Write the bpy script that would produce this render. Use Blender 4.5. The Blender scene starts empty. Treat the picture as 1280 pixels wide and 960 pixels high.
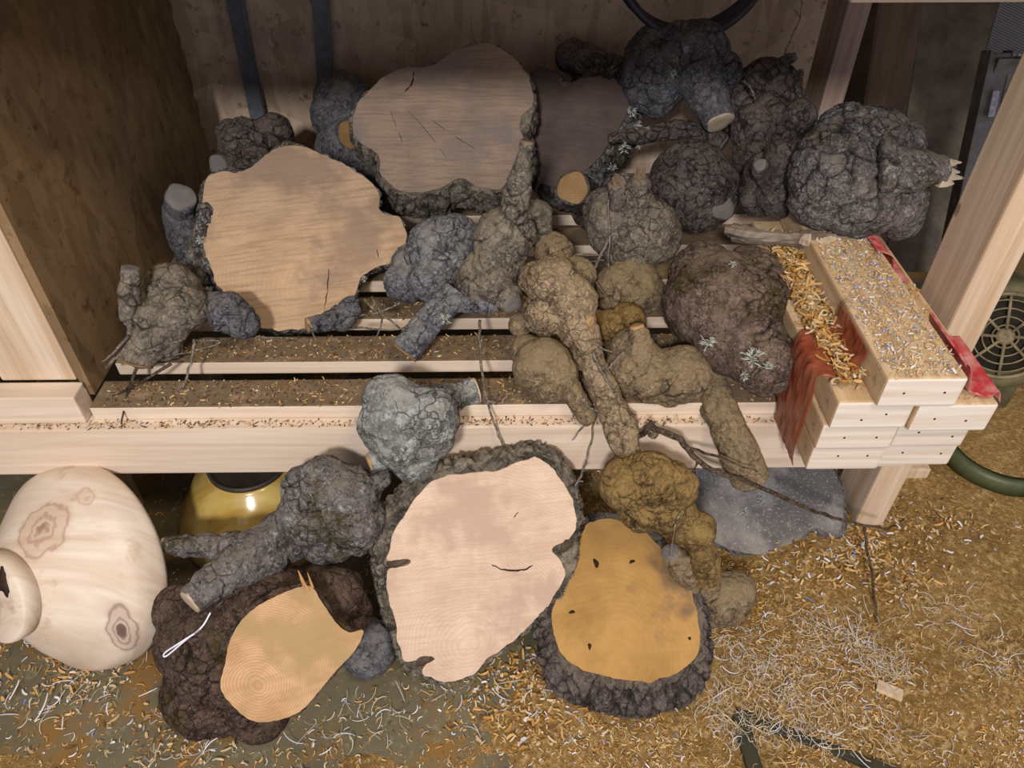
import bpy, bmesh, math, random
import numpy as np
from mathutils import Vector, Matrix, Euler

random.seed(7)
RNG = np.random.RandomState(11)
SC = bpy.context.scene
COL = SC.collection

# ------------------------------------------------------------------ camera
PITCH = math.radians(42.0); YAW = math.radians(-0.7); F = 960.0
cd = bpy.data.cameras.new('camera'); cam = bpy.data.objects.new('camera', cd); COL.objects.link(cam)
cd.sensor_width = 36; cd.lens = 36*F/1280; cd.clip_start = 0.02
CAM = Vector((0, 0, 1.2))
cam.location = CAM
cam.rotation_euler = Euler((math.pi/2-PITCH, 0, YAW), 'XYZ')
SC.camera = cam
RM = cam.rotation_euler.to_matrix()
FWD = RM @ Vector((0, 0, -1))

def ray(px, py):
    return RM @ Vector(((px-640)/F, -(py-480)/F, -1))
def P(px, py, Y):
    d = ray(px, py); return CAM + d*(Y/d.y)
def PZ(px, py, z):
    d = ray(px, py); return CAM + d*((z-CAM.z)/d.z)
def PPL(px, py, c, n):
    d = ray(px, py); return CAM + d*((c-CAM).dot(n)/d.dot(n))
def S(p):                       # metres per pixel at a point
    return (p-CAM).dot(FWD)/F

# ------------------------------------------------------------------ numpy noise
def _h(ix, iy, iz, s):
    n = (ix*374761393 + iy*668265263 + iz*1274126177 + s*974634777) & 0xffffffff
    n = ((n ^ (n >> 13))*1274126177) & 0xffffffff
    n = (n ^ (n >> 16)) & 0xffffffff
    n = ((n ^ (n >> 11))*2246822519) & 0xffffffff
    n = n ^ (n >> 15)
    return (n & 0xffffff)/float(0xffffff)
def vnoise(p, s=0):
    i = np.floor(p).astype(np.int64); f = p-i; u = f*f*(3-2*f)
    r = 0
    for a in (0, 1):
        for b in (0, 1):
            for c in (0, 1):
                w = (u[:, 0] if a else 1-u[:, 0])*(u[:, 1] if b else 1-u[:, 1])*(u[:, 2] if c else 1-u[:, 2])
                r = r+w*_h(i[:, 0]+a, i[:, 1]+b, i[:, 2]+c, s)
    return r*2-1
def fbm(p, s=0, o=3):
    r = 0; a = 1; t = 0
    for k in range(o):
        r = r+a*vnoise(p*(2**k)+k*17.3, s+k); t += a; a *= .55
    return r/t
def worley(p, s=0):
    i = np.floor(p).astype(np.int64)
    f1 = np.full(len(p), 9.); f2 = np.full(len(p), 9.)
    for a in (-1, 0, 1):
        for b in (-1, 0, 1):
            for c in (-1, 0, 1):
                j = i+np.array([a, b, c])
                q = np.stack([j[:, 0]+_h(j[:, 0], j[:, 1], j[:, 2], s+1), j[:, 1]+_h(j[:, 0], j[:, 1], j[:, 2], s+2),
                              j[:, 2]+_h(j[:, 0], j[:, 1], j[:, 2], s+3)], 1)
                d = np.sqrt(((p-q)**2).sum(1))
                f2 = np.minimum(f2, np.maximum(f1, d)); f1 = np.minimum(f1, d)
    return f1, f2
def sstep(a, b, x):
    t = np.clip((x-a)/(b-a), 0, 1); return t*t*(3-2*t)

# ------------------------------------------------------------------ materials
def lin(c):
    return tuple(((v/255)/12.92 if v/255 <= .04045 else ((v/255+.055)/1.055)**2.4) for v in c)+(1,)
class NT:
    def __init__(s, name, rough=.8, spec=.3, metal=0):
        s.m = bpy.data.materials.new(name); s.m.use_nodes = True
        s.t = s.m.node_tree; s.b = s.t.nodes['Principled BSDF']
        s.b.inputs['Roughness'].default_value = rough
        s.b.inputs['Specular IOR Level'].default_value = spec
        s.b.inputs['Metallic'].default_value = metal
        s.co = s.t.nodes.new('ShaderNodeTexCoord').outputs['Object']
    def n(s, ty, **k):
        x = s.t.nodes.new(ty)
        for a, v in k.items(): setattr(x, a, v)
        return x
    def l(s, a, b): s.t.links.new(a, b)
    def setin(s, node, key, v):
        if hasattr(v, 'is_linked') or hasattr(v, 'links'): s.l(v, node.inputs[key])
        else: node.inputs[key].default_value = v
    def map(s, scale=(1, 1, 1), loc=(0, 0, 0), rot=(0, 0, 0), src=None):
        m = s.n('ShaderNodeMapping'); s.l(src or s.co, m.inputs[0])
        m.inputs['Scale'].default_value = scale; m.inputs['Location'].default_value = loc; m.inputs['Rotation'].default_value = rot
        return m.outputs[0]
    def noise(s, scale, detail=4, rough=.6, src=None, dist=0):
        x = s.n('ShaderNodeTexNoise'); s.l(src or s.co, x.inputs['Vector'])
        x.inputs['Scale'].default_value = scale; x.inputs['Detail'].default_value = detail
        x.inputs['Roughness'].default_value = rough; x.inputs['Distortion'].default_value = dist
        return x.outputs['Fac']
    def vor(s, scale, feat='DISTANCE_TO_EDGE', out='Distance', src=None, rnd=1):
        x = s.n('ShaderNodeTexVoronoi', feature=feat); s.l(src or s.co, x.inputs['Vector'])
        x.inputs['Scale'].default_value = scale; x.inputs['Randomness'].default_value = rnd
        return x.outputs[out]
    def ramp(s, f, stops):
        x = s.n('ShaderNodeValToRGB'); s.l(f, x.inputs[0]); e = x.color_ramp.elements
        while len(e) < len(stops): e.new(.5)
        for k, (p, c) in enumerate(stops):
            e[k].position = p; e[k].color = c if len(c) == 4 else lin(c)
        return x.outputs[0]
    def mr(s, f, a, b, c=0, d=1):
        x = s.n('ShaderNodeMapRange'); s.l(f, x.inputs[0])
        for k, v in enumerate((a, b, c, d)): x.inputs[k+1].default_value = v
        return x.outputs[0]
    def mix(s, f, a, b, mode='MIX'):
        x = s.n('ShaderNodeMix', data_type='RGBA', blend_type=mode)
        for k, v in ((0, f), (6, a), (7, b)):
            if isinstance(v, tuple) and len(v) == 3: v = lin(v)
            if isinstance(v, (int, float, tuple)): x.inputs[k].default_value = v
            else: s.l(v, x.inputs[k])
        return x.outputs[2]
    def math(s, op, a, b=0):
        x = s.n('ShaderNodeMath', operation=op)
        for k, v in ((0, a), (1, b)):
            if isinstance(v, (int, float)): x.inputs[k].default_value = v
            else: s.l(v, x.inputs[k])
        return x.outputs[0]
    def color(s, c):
        if isinstance(c, tuple): s.b.inputs['Base Color'].default_value = lin(c) if len(c) == 3 else c
        else: s.l(c, s.b.inputs['Base Color'])
    def bump(s, h, dist=.002, strength=1.0):
        x = s.n('ShaderNodeBump'); s.l(h, x.inputs['Height'])
        x.inputs['Distance'].default_value = dist; x.inputs['Strength'].default_value = strength
        prev = s.b.inputs['Normal']
        if prev.is_linked: s.l(prev.links[0].from_socket, x.inputs['Normal'])
        s.l(x.outputs[0], s.b.inputs['Normal'])
    def attr(s, name):
        x = s.n('ShaderNodeAttribute', attribute_name=name); return x.outputs['Fac']

def bark_mat(name, base, dark, dust=None, dusty=.3, lichen=0.0, lcol=(150, 160, 150), moss=0.0, scale=1.0, ck=1.0, cks=34):
    m = NT(name, .93, .12)
    c = m.mix(m.mr(m.noise(16*scale, 6, .7), .36, .64), dark, base)
    hi = tuple(min(255, int(v*1.22)) for v in base)
    c = m.mix(m.mr(m.noise(110*scale, 5, .85), .50, .62), c, hi)
    c = m.mix(m.mr(m.noise(240*scale, 3, .8, m.map(loc=(8, 1, 3))), .56, .64, 0, .55), c, tuple(min(255, int(v*1.38)) for v in base))
    c = m.mix(m.mr(m.noise(170*scale, 4, .8), .46, .34, 0, .9), c, tuple(int(v*.45) for v in dark))
    cr = m.attr('crack')
    c = m.mix(m.math('MULTIPLY', cr, .85), c, tuple(int(v*.4) for v in dark))
    if dust:
        g = m.n('ShaderNodeNewGeometry'); sp = m.n('ShaderNodeSeparateXYZ'); m.l(g.outputs['Normal'], sp.inputs[0])
        f = m.math('ADD', sp.outputs['Z'], m.mr(m.noise(30, 4, .7), .3, .7, -.7, .7))
        f = m.mr(f, .8-dusty*1.6, 1.6-dusty*1.6, 0, .85)
        c = m.mix(f, c, dust)
    if moss:
        f = m.mr(m.noise(9, 3, .6, m.map(loc=(3, 7, 1))), .60-moss*.2, .68-moss*.2)
        c = m.mix(m.math('MULTIPLY', f, m.mr(m.noise(140, 2), .4, .6, .3, .9)), c, (74, 66, 26))
    if lichen:
        f = m.mr(m.noise(55, 5, .8, m.map(loc=(5, 2, 9))), .68-lichen*.2, .74-lichen*.2)
        c = m.mix(m.math('MULTIPLY', f, .85), c, lcol)
    wv = m.n('ShaderNodeTexNoise'); m.l(m.co, wv.inputs['Vector']); wv.inputs['Scale'].default_value = 30; wv.inputs['Detail'].default_value = 4
    ad = m.n('ShaderNodeVectorMath', operation='MULTIPLY_ADD'); m.l(wv.outputs['Color'], ad.inputs[0]); ad.inputs[1].default_value = (.035,)*3; m.l(m.co, ad.inputs[2])
    e1 = m.vor(cks, src=ad.outputs[0]); e2 = m.vor(cks*2.6, src=ad.outputs[0])
    k1 = m.math('MULTIPLY', m.mr(e1, .05, .012, 0, .9), m.mr(m.noise(14, 3, .6, m.map(loc=(9, 9, 1))), .42, .58))
    k2 = m.math('MULTIPLY', m.mr(e2, .12, .02, 0, .5), m.mr(m.noise(22, 3, .6, m.map(loc=(2, 5, 8))), .46, .6))
    kk = m.math('MULTIPLY', m.math('MAXIMUM', k1, k2), ck)
    c = m.mix(m.math('MULTIPLY', kk, .8), c, tuple(int(v*.42) for v in dark))
    m.color(c)
    m.bump(m.noise(70*scale, 6, .8), .005, 1)
    m.bump(m.math('MULTIPLY', kk, -1), .003, 1)
    m.bump(m.noise(300, 5, .85), .0028, 1)
    return m.m

BARK = {
 'grey':  bark_mat('bark_grey', (150, 140, 126), (98, 90, 80), (166, 154, 132), .25, .25),
 'blue':  bark_mat('bark_bluish', (144, 144, 148), (92, 92, 96), (158, 156, 150), .25, .4, (186, 192, 198)),
 'brown': bark_mat('bark_brown', (138, 118, 106), (88, 72, 64), (138, 122, 100), .1, .1, moss=.4),
 'tan':   bark_mat('bark_tan', (160, 140, 110), (120, 102, 80), (168, 148, 114), .4, .0, ck=.35, cks=50),
 'tanrough': bark_mat('bark_tan_rough', (180, 158, 128), (122, 100, 78), (190, 168, 132), .35, .05, ck=.9, cks=48),
 'amber': bark_mat('bark_amber', (150, 124, 82), (102, 82, 50), (172, 142, 88), .45, .0, ck=.8, cks=60),
 'dark':  bark_mat('bark_dark', (118, 108, 102), (70, 62, 60), (140, 126, 112), .15, .15),
 'darkroot': bark_mat('bark_dark_root', (112, 92, 80), (64, 50, 44), (116, 98, 80), .05, .15, moss=.3),
 'slate': bark_mat('bark_slate', (122, 121, 125), (80, 78, 82), (144, 140, 136), .2, .3, (170, 172, 174), ck=.5),
 'lich':  bark_mat('bark_lichen', (140, 134, 130), (80, 73, 70), (146, 138, 124), .12, .5, (178, 180, 176), moss=.35),
 'pale':  bark_mat('bark_pale_lichen', (150, 150, 144), (98, 96, 92), (184, 184, 176), .35, .7, (200, 206, 202)),
}

def wood_cut(name, a, b, ring=70, ringamt=.35, sawn=.5, stain=None, stainf=.5, centre=(0, 0, 0), grit=0.0, gritcol=(60, 50, 40), sawrot=(0, .2, .5)):
    m = NT(name, .85, .15)
    v = m.n('ShaderNodeVectorMath', operation='SUBTRACT'); m.l(m.co, v.inputs[0]); v.inputs[1].default_value = tuple(q-.015 for q in centre)
    dn = m.n('ShaderNodeTexNoise'); m.l(m.co, dn.inputs['Vector']); dn.inputs['Scale'].default_value = 9
    mixv = m.n('ShaderNodeVectorMath', operation='MULTIPLY_ADD'); m.l(dn.outputs['Color'], mixv.inputs[0])
    mixv.inputs[1].default_value = (.03, .03, .03); m.l(v.outputs[0], mixv.inputs[2])
    ln = m.n('ShaderNodeVectorMath', operation='LENGTH'); m.l(mixv.outputs[0], ln.inputs[0])
    w = m.math('SINE', m.math('MULTIPLY', ln.outputs['Value'], ring*17))
    c = m.mix(m.mr(m.noise(12, 5, .65), .35, .65), a, b)
    dk = tuple(int(x*.78) for x in b)
    c = m.mix(m.mr(w, -.2, 1, 0, ringamt), c, dk)
    sw = m.noise(1, 3, .6, m.map((14, 14, 300), rot=sawrot))
    c = m.mix(m.mr(sw, .45, .7, 0, sawn*.6), c, dk)
    if stain:
        c = m.mix(m.mr(m.noise(7, 4, .65, m.map(loc=(2, 4, 6))), .62-stainf*.25, .72-stainf*.25, 0, .75), c, stain)
    if grit:
        c = m.mix(m.mr(m.noise(210, 3, .7), .66-grit*.1, .74-grit*.1, 0, .7), c, gritcol) if grit else c
    m.color(c)
    m.bump(sw, .0012, sawn)
    m.bump(m.noise(240, 3, .7), .0008, .6)
    return m.m

def lumber(name, a, b, axis=0, knots=True, dirt=0.0):
    m = NT(name, .7, .25)
    sc = [60, 60, 60]; sc[axis] = 2.2
    g = m.noise(1, 5, .6, m.map(tuple(sc)), .6)
    c = m.mix(m.mr(g, .35, .65), a, b)
    if knots:
        ks = [9, 9, 9]; ks[axis] = 5
        k = m.vor(1, 'F1', src=m.map(tuple(ks)))
        c = m.mix(m.mr(k, .07, .035, 0, .7), c, (110, 78, 52))
    if dirt:
        c = m.mix(m.mr(m.noise(26, 6, .75), .60-dirt*.2, .72-dirt*.2, 0, .8), c, (110, 94, 74))
    m.color(c); m.bump(g, .0008, .6)
    return m.m

PINE = lumber('pine_lumber', (226, 208, 188), (206, 184, 160), 0)
PINEY = lumber('pine_lumber_lengthwise', (222, 200, 176), (196, 168, 138), 1)
PINEZ = lumber('pine_post', (216, 196, 172), (188, 160, 128), 2)
DIRTYPINE = lumber('dirty_pine_slat', (164, 140, 110), (128, 106, 80), 0, dirt=1.1)
DARKPINEZ = lumber('darker_pine_post', (176, 154, 140), (146, 124, 112), 2)  # rear post only, a darker tone than the front posts

def osb(name, a, b, d):
    m = NT(name, .8, .2)
    f = m.n('ShaderNodeTexVoronoi'); m.l(m.map((14, 60, 22), rot=(.3, .5, .2)), f.inputs['Vector']); f.inputs['Scale'].default_value = 1
    f2 = m.n('ShaderNodeTexVoronoi'); m.l(m.map((60, 20, 10), rot=(.9, -.5, .6)), f2.inputs['Vector']); f2.inputs['Scale'].default_value = 1
    bw = m.n('ShaderNodeSeparateColor'); m.l(f.outputs['Color'], bw.inputs[0])
    bw2 = m.n('ShaderNodeSeparateColor'); m.l(f2.outputs['Color'], bw2.inputs[0])
    x = m.math('MULTIPLY', m.math('ADD', bw.outputs[0], bw2.outputs[1]), .5)
    c = m.mix(x, a, b)
    c = m.mix(m.mr(m.noise(40, 4, .7), .58, .72), c, d)
    m.color(c); m.bump(x, .001, .5); return m.m
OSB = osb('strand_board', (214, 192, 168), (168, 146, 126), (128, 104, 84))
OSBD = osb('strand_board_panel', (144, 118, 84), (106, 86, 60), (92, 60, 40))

def simple(name, col, rough=.6, spec=.4, metal=0, nz=0, trans=0):
    m = NT(name, rough, spec, metal)
    if nz:
        m.color(m.mix(m.mr(m.noise(nz, 4, .7), .35, .65), col, tuple(int(v*.72) for v in col)))
    else: m.color(col)
    if trans:
        m.b.inputs['Alpha'].default_value = 1-trans
    return m.m

# ------------------------------------------------------------------ scene helpers
def tag(o, label=None, cat=None, group=None, kind=None):
    if label: o['label'] = label
    if cat: o['category'] = cat
    if group: o['group'] = group
    if kind: o['kind'] = kind
    return o
def thing(name, label, cat, loc, group=None):
    o = bpy.data.objects.new(name, None); COL.objects.link(o); o.location = loc
    o.empty_display_size = .03
    return tag(o, label, cat, group)
def link(name, me, mat, parent=None, smooth=True):
    """mesh given in world coordinates; child of a translated empty gets shifted verts"""
    off = Vector(parent['_b']) if parent is not None and '_b' in parent else (parent.location.copy() if parent is not None else Vector((0, 0, 0)))
    if parent is None:
        n = len(me.vertices); co = np.empty(n*3, np.float32); me.vertices.foreach_get('co', co); co = co.reshape(-1, 3)
        lo = co.min(0); hi = co.max(0); off = Vector(((lo[0]+hi[0])/2, (lo[1]+hi[1])/2, float(lo[2])))
    me.transform(Matrix.Translation(-off))
    o = bpy.data.objects.new(name, me); COL.objects.link(o)
    if parent is not None: o.parent = parent
    else: o.location = off
    if mat is not None:
        me.materials.clear()
        for k in (mat if isinstance(mat, (list, tuple)) else [mat]): me.materials.append(k)
    if smooth:
        me.polygons.foreach_set('use_smooth', [True]*len(me.polygons))
    return o
def sublink(name, me, mat, child, smooth=True):
    """sub-part: child mesh sits at its thing's base, so same offset"""
    base = child.parent.location
    me.transform(Matrix.Translation(-base))
    o = bpy.data.objects.new(name, me); COL.objects.link(o); o.parent = child
    me.materials.append(mat)
    if smooth: me.polygons.foreach_set('use_smooth', [True]*len(me.polygons))
    return o
def bm2me(bm, name='m'):
    me = bpy.data.meshes.new(name); bm.normal_update(); bm.to_mesh(me); bm.free(); return me
def arr2me(V, Fc, name='m'):
    me = bpy.data.meshes.new(name); me.from_pydata([tuple(v) for v in V], [], [tuple(f) for f in Fc]); me.update(); return me

def box(bm, lo, hi, bev=.003, rot=None, seg=2):
    t = bmesh.new(); bmesh.ops.create_cube(t, size=1)
    lo = Vector(lo); hi = Vector(hi); c = (lo+hi)/2; d = hi-lo
    for v in t.verts: v.co = Vector((v.co.x*d.x, v.co.y*d.y, v.co.z*d.z))
    if bev: bmesh.ops.bevel(t, geom=list(t.edges), offset=bev, segments=seg, affect='EDGES', profile=.6)
    M = Matrix.Translation(c) @ (rot.to_4x4() if rot else Matrix.Identity(4))
    bmesh.ops.transform(t, matrix=M, verts=t.verts)
    me = bpy.data.meshes.new('t'); t.to_mesh(me); t.free(); bm.from_mesh(me); bpy.data.meshes.remove(me)
def bar(bm, A, B, w, t, up=Vector((0, -1, 0)), bev=.002):
    A = Vector(A); B = Vector(B); z = (B-A).normalized(); x = up.cross(z).normalized(); y = z.cross(x)
    R = Matrix((x, y, z)).transposed()
    L = (B-A).length
    c = (A+B)/2
    box(bm, c-Vector((w, t, L))/2, c+Vector((w, t, L))/2, bev, R)
def board(name, lo, hi, mat, label=None, cat=None, parent=None, bev=.003, kind=None, group=None, warp=0):
    bm = bmesh.new(); box(bm, lo, hi, bev)
    o = link(name, bm2me(bm), mat, parent, smooth=False)
    if label: tag(o, label, cat, group)
    if kind: o['kind'] = kind
    return o

def frame(d):
    d = d.normalized(); a = Vector((0, 0, 1)) if abs(d.z) < .9 else Vector((1, 0, 0))
    x = a.cross(d).normalized(); return x, d.cross(x)
def tube(V, Fc, pts, rs, n=8, jit=0.0, cap=True):
    """sweep; pts list of Vector"""
    b0 = len(V); m = len(pts)
    px = None
    for i, p in enumerate(pts):
        d = (pts[min(i+1, m-1)]-pts[max(i-1, 0)])
        if d.length < 1e-9: d = Vector((0, 0, 1))
        d.normalize()
        if px is None: x, y = frame(d)
        else:
            x = (px-d*px.dot(d))
            x = x.normalized() if x.length > 1e-6 else frame(d)[0]
            y = d.cross(x)
        px = x
        for k in range(n):
            a = 2*math.pi*k/n; r = rs[i]*(1+jit*(random.random()-.5))
            V.append(p+x*math.cos(a)*r+y*math.sin(a)*r)
    for i in range(m-1):
        for k in range(n):
            a = b0+i*n+k; b = b0+i*n+(k+1) % n
            Fc.append((a, b, b+n, a+n))
    if cap:
        Fc.append(tuple(b0+k for k in reversed(range(n)))); Fc.append(tuple(b0+(m-1)*n+k for k in range(n)))
def smoothpath(pts, sub=6, wob=0.0):
    out = []
    n = len(pts)
    for i in range(n-1):
        p0 = pts[max(i-1, 0)]; p1 = pts[i]; p2 = pts[i+1]; p3 = pts[min(i+2, n-1)]
        for k in range(sub):
            t = k/sub
            q = .5*((2*p1)+(p2-p0)*t+(2*p0-5*p1+4*p2-p3)*t*t+(-p0+3*p1-3*p2+p3)*t**3)
            out.append(q+Vector([random.uniform(-wob, wob) for _ in range(3)]))
    out.append(pts[-1].copy()); return out

def seg_obj(name, pts, r0, r1, mat, parent=None, n=7, sub=5, wob=.0, jit=.15):
    pts = smoothpath([Vector(p) for p in pts], sub, wob); m = len(pts)
    V = []; Fc = []; tube(V, Fc, pts, [r0+(r1-r0)*i/(m-1) for i in range(m)], n, jit)
    return link(name, arr2me(V, Fc), mat, parent)

TWIGM = bark_mat('twig_bark', (112, 96, 80), (72, 60, 50), None)
TWIGP = bark_mat('twig_pale', (158, 148, 134), (112, 102, 90), None)

def twig(name, paths, mat, label=None, cat=None, parent=None, n=6, wob=.0015):
    """paths: list of (points, r0, r1); one mesh"""
    V = []; Fc = []
    for pts, r0, r1 in paths:
        pts = smoothpath([Vector(p) for p in pts], 5, wob); m = len(pts)
        tube(V, Fc, pts, [r0+(r1-r0)*i/(m-1) for i in range(m)], n, .2)
    o = link(name, arr2me(V, Fc), mat, parent)
    if label: tag(o, label, cat)
    return o

# ------------------------------------------------------------------ burls
DG = None
def displace(me, seed, lump, lsc, crack, csc, fine, att=None, groove=0):
    n = len(me.vertices); co = np.empty(n*3, np.float32); me.vertices.foreach_get('co', co); co = co.reshape(-1, 3).astype(np.float64)
    no = np.empty(n*3, np.float32); me.vertex_normals.foreach_get('vector', no); no = no.reshape(-1, 3)
    w = co+.02*np.stack([fbm(co*22, seed+5, 2), fbm(co*22, seed+6, 2), fbm(co*22, seed+7, 2)], 1)
    d = lump*fbm(co*lsc, seed, 3)
    f1, f2 = worley(w*csc, seed+20)
    e = f2-f1
    g1, g2 = worley(w*csc*2.3, seed+40)
    e2 = g2-g1
    cm = sstep(-.25, .25, fbm(co*9, seed+60, 2)+.12)
    cr = (1-sstep(0, .10, e))*cm
    cr2 = (1-sstep(0, .2, e2))
    d += -crack*.9*cr - crack*.18*cr2*cm + crack*.10*(np.sqrt(np.clip(e, 0, .5)))
    d += fine*fbm(co*120, seed+9, 2)+fine*1.6*fbm(co*48, seed+13, 3)
    a = np.ones(n)
    if att is not None:
        for c, r in att:
            dist = np.sqrt(((co-np.array(c))**2).sum(1))
            a = np.minimum(a, sstep(r*1.05, r*1.6, dist)+.08)
    d *= a
    co = co+no*d[:, None]
    me.vertices.foreach_set('co', co.astype(np.float32).ravel())
    at = me.attributes.new('crack', 'FLOAT', 'POINT')
    at.data.foreach_set('value', (np.clip(cr+.15*cr2, 0, 1)*a).astype(np.float32))
    me.update()

def remeshed(bm, voxel, smooth=8, fac=.5):
    me = bm2me(bm); o = bpy.data.objects.new('tmp', me); COL.objects.link(o)
    m = o.modifiers.new('r', 'REMESH'); m.mode = 'VOXEL'; m.voxel_size = voxel; m.use_smooth_shade = True
    s = o.modifiers.new('s', 'SMOOTH'); s.factor = fac; s.iterations = smooth
    dg = bpy.context.evaluated_depsgraph_get(); dg.update()
    out = bpy.data.meshes.new_from_object(o.evaluated_get(dg))
    bpy.data.objects.remove(o); bpy.data.meshes.remove(me)
    return out
def add_sphere(bm, c, r, sc=(1, 1, 1), rot=0):
    t = bmesh.ops.create_icosphere(bm, subdivisions=3, radius=1)
    M = Matrix.Translation(c) @ Matrix.Rotation(rot, 4, 'Z') @ Matrix.Diagonal((r*sc[0], r*sc[1], r*sc[2], 1))
    bmesh.ops.transform(bm, matrix=M, verts=t['verts'])
def add_cone(bm, A, B, ra, rb):
    d = B-A; L = d.length
    if L < 1e-6: return
    M = Matrix.Translation((A+B)/2) @ d.to_track_quat('Z', 'Y').to_matrix().to_4x4()
    bmesh.ops.create_cone(bm, cap_ends=True, cap_tris=False, segments=20, radius1=ra, radius2=rb, depth=L, matrix=M)

CUTS = {}
def cutmat(key):
    if key not in CUTS:
        a, b = {'pale': ((206, 192, 170), (176, 158, 134)), 'tan': ((178, 146, 104), (150, 118, 78)), 'amber': ((150, 118, 76), (118, 88, 54)),
                'grey': ((128, 122, 116), (104, 98, 94)), 'orange': ((216, 168, 112), (190, 138, 84)), 'mid': ((150, 128, 104), (124, 102, 80))}[key]
        CUTS[key] = wood_cut('cut_wood_'+key, a, b, 160, .3, .2)
    return CUTS[key]
def cut_disc(root, c, n, r, key, seed=0, ell=1.0, name='cut_end', rim=.0025):
    V = []; Fc = []
    x, y = frame(n); N = 28
    rr = [r*(1+.06*math.sin(3*a*2*math.pi/N+seed)+.04*math.sin(5*a*2*math.pi/N+2*seed)) for a in range(N)]
    for lv, (k, h) in enumerate(((1.0, -.006), (1.0, rim*.6), (.94, rim), (.5, rim*1.1), (.1, rim*.8))):
        for a in range(N):
            t = 2*math.pi*a/N
            V.append(c+(x*math.cos(t)*ell+y*math.sin(t))*rr[a]*k+n*h)
    for lv in range(4):
        for a in range(N):
            Fc.append((lv*N+a, lv*N+(a+1) % N, (lv+1)*N+(a+1) % N, (lv+1)*N+a))
    Fc.append(tuple(4*N+a for a in range(N)))
    return link(name, arr2me(V, Fc), cutmat(key), root)
def splinters(root, c, n, r, L, mat, num=9, name='splintered_end'):
    V = []; Fc = []; x, y = frame(n)
    for k in range(num):
        a = 2*math.pi*k/num+random.uniform(-.3, .3); q = r*random.uniform(.2, .85)
        b = c+(x*math.cos(a)+y*math.sin(a))*q-n*.01
        l = L*random.uniform(.35, 1.0)
        t = b+n*(l+.01)+(x*random.uniform(-1, 1)+y*random.uniform(-1, 1))*r*.25
        w = r*random.uniform(.3, .5)
        tube(V, Fc, [b, b.lerp(t, .5), t], [w, w*.75, w*.15], 5, .3)
    return link(name, arr2me(V, Fc), mat, root, smooth=False)
LICH = simple('lichen_pale_green', (196, 204, 186), .9, .1, nz=120)
LICHW = simple('lichen_white', (205, 210, 200), .9, .1, nz=120)
ROOTM = TWIGP
def tuft(root, c, n, R, mat=None, num=26, name='lichen'):
    V = []; Fc = []; x, y = frame(n)
    for k in range(num):
        a = random.uniform(0, 6.28); s = random.uniform(0, .6)*R
        b = c+(x*math.cos(a)+y*math.sin(a))*s-n*.002
        d = (n*random.uniform(.2, .9)+x*math.cos(a)*random.uniform(.2, 1)+y*math.sin(a)*random.uniform(.2, 1)).normalized()
        L = R*random.uniform(.4, .9)
        m = b+d*L*.5+Vector([random.uniform(-1, 1) for _ in range(3)])*L*.12
        e = b+d*L+Vector([random.uniform(-1, 1) for _ in range(3)])*L*.2
        w = R*.06
        tube(V, Fc, [b, m, e], [w, w*1.1, w*.4], 4)
        for q in (1, -1):
            e2 = m+(e-m)*.7+x*q*L*.3+y*random.uniform(-.2, .2)*L
            tube(V, Fc, [m, e2], [w*.8, w*.4], 4)
    return link(name, arr2me(V, Fc), mat or LICH, root)

SEED = [100]
def burl(name, label, cat, mat, blobs, limbs=(), cuts=(), voxel=.0028, lump=.010, lsc=14, crack=.0035, csc=32, fine=.0018,
         spl=(), lich=(), group=None, smooth=8, extra=None, hairs=(), root=None, pname='bark'):
    SEED[0] += 31
    bm = bmesh.new(); pts = []; att = []
    for b in blobs:
        c = P(b[0], b[1], b[2]); r = b[3]*S(c)
        s = b[4] if len(b) > 4 else (1, 1, 1)
        add_sphere(bm, c, r, s); pts.append((c, r))
    LP = []
    for lb in limbs:
        q = []
        for (x, y, Y, r) in lb:
            c = P(x, y, Y); q.append((c, r*S(c)))
        for i in range(len(q)-1):
            add_cone(bm, q[i][0], q[i+1][0], q[i][1], q[i+1][1])
            if i > 0: add_sphere(bm, q[i][0], q[i][1])
        LP.append(q); pts += q
    if extra: extra(bm)
    lo = min(p.z-r for p, r in pts); cx = sum(p.x for p, r in pts)/len(pts); cy = sum(p.y for p, r in pts)/len(pts)
    if root is None: root = thing(name, label, cat, (cx, cy, lo), group)
    discs = []
    for c in cuts:
        if c[0] == 'limb':
            _, i, key = c[:3]; q = LP[i]
            e, r = q[-1]; d = (e-q[-2][0]).normalized()
            discs.append((e, d, r*.88, key, 1.0)); att.append((tuple(e), r))
        else:
            _, x, y, Y, r, nrm, key = c[:7]; ell = c[7] if len(c) > 7 else 1.0
            e = P(x, y, Y); r = r*S(e); d = Vector(nrm).normalized()
            add_cone(bm, e-d*r*1.6, e, r*1.25, r*1.05)
            discs.append((e, d, r, key, ell)); att.append((tuple(e), r))
    me = remeshed(bm, voxel, smooth)
    displace(me, SEED[0], lump, lsc, crack, csc, fine, att)
    link(pname, me, BARK[mat], root)
    for k, (e, d, r, key, ell) in enumerate(discs):
        cut_disc(root, e, d, r, key, k+SEED[0], ell)
    for i, L, key in spl:
        q = LP[i]; e, r = q[-1]; d = (e-q[-2][0]).normalized()
        splinters(root, e, d, r, L, cutmat(key))
    for (x, y, Y, R) in lich:
        c = P(x, y, Y); n = (CAM-c).normalized(); tuft(root, c, n, R*.7*S(c))
    for h in hairs:
        p = [P(*a) for a in h[0]]; r0 = h[1]
        seg_obj('root_hair' if len(h) < 3 else h[2], p, r0, r0*.45, ROOTM if len(h) < 4 else h[3], root, 5, 5, .001)
    return root

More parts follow.
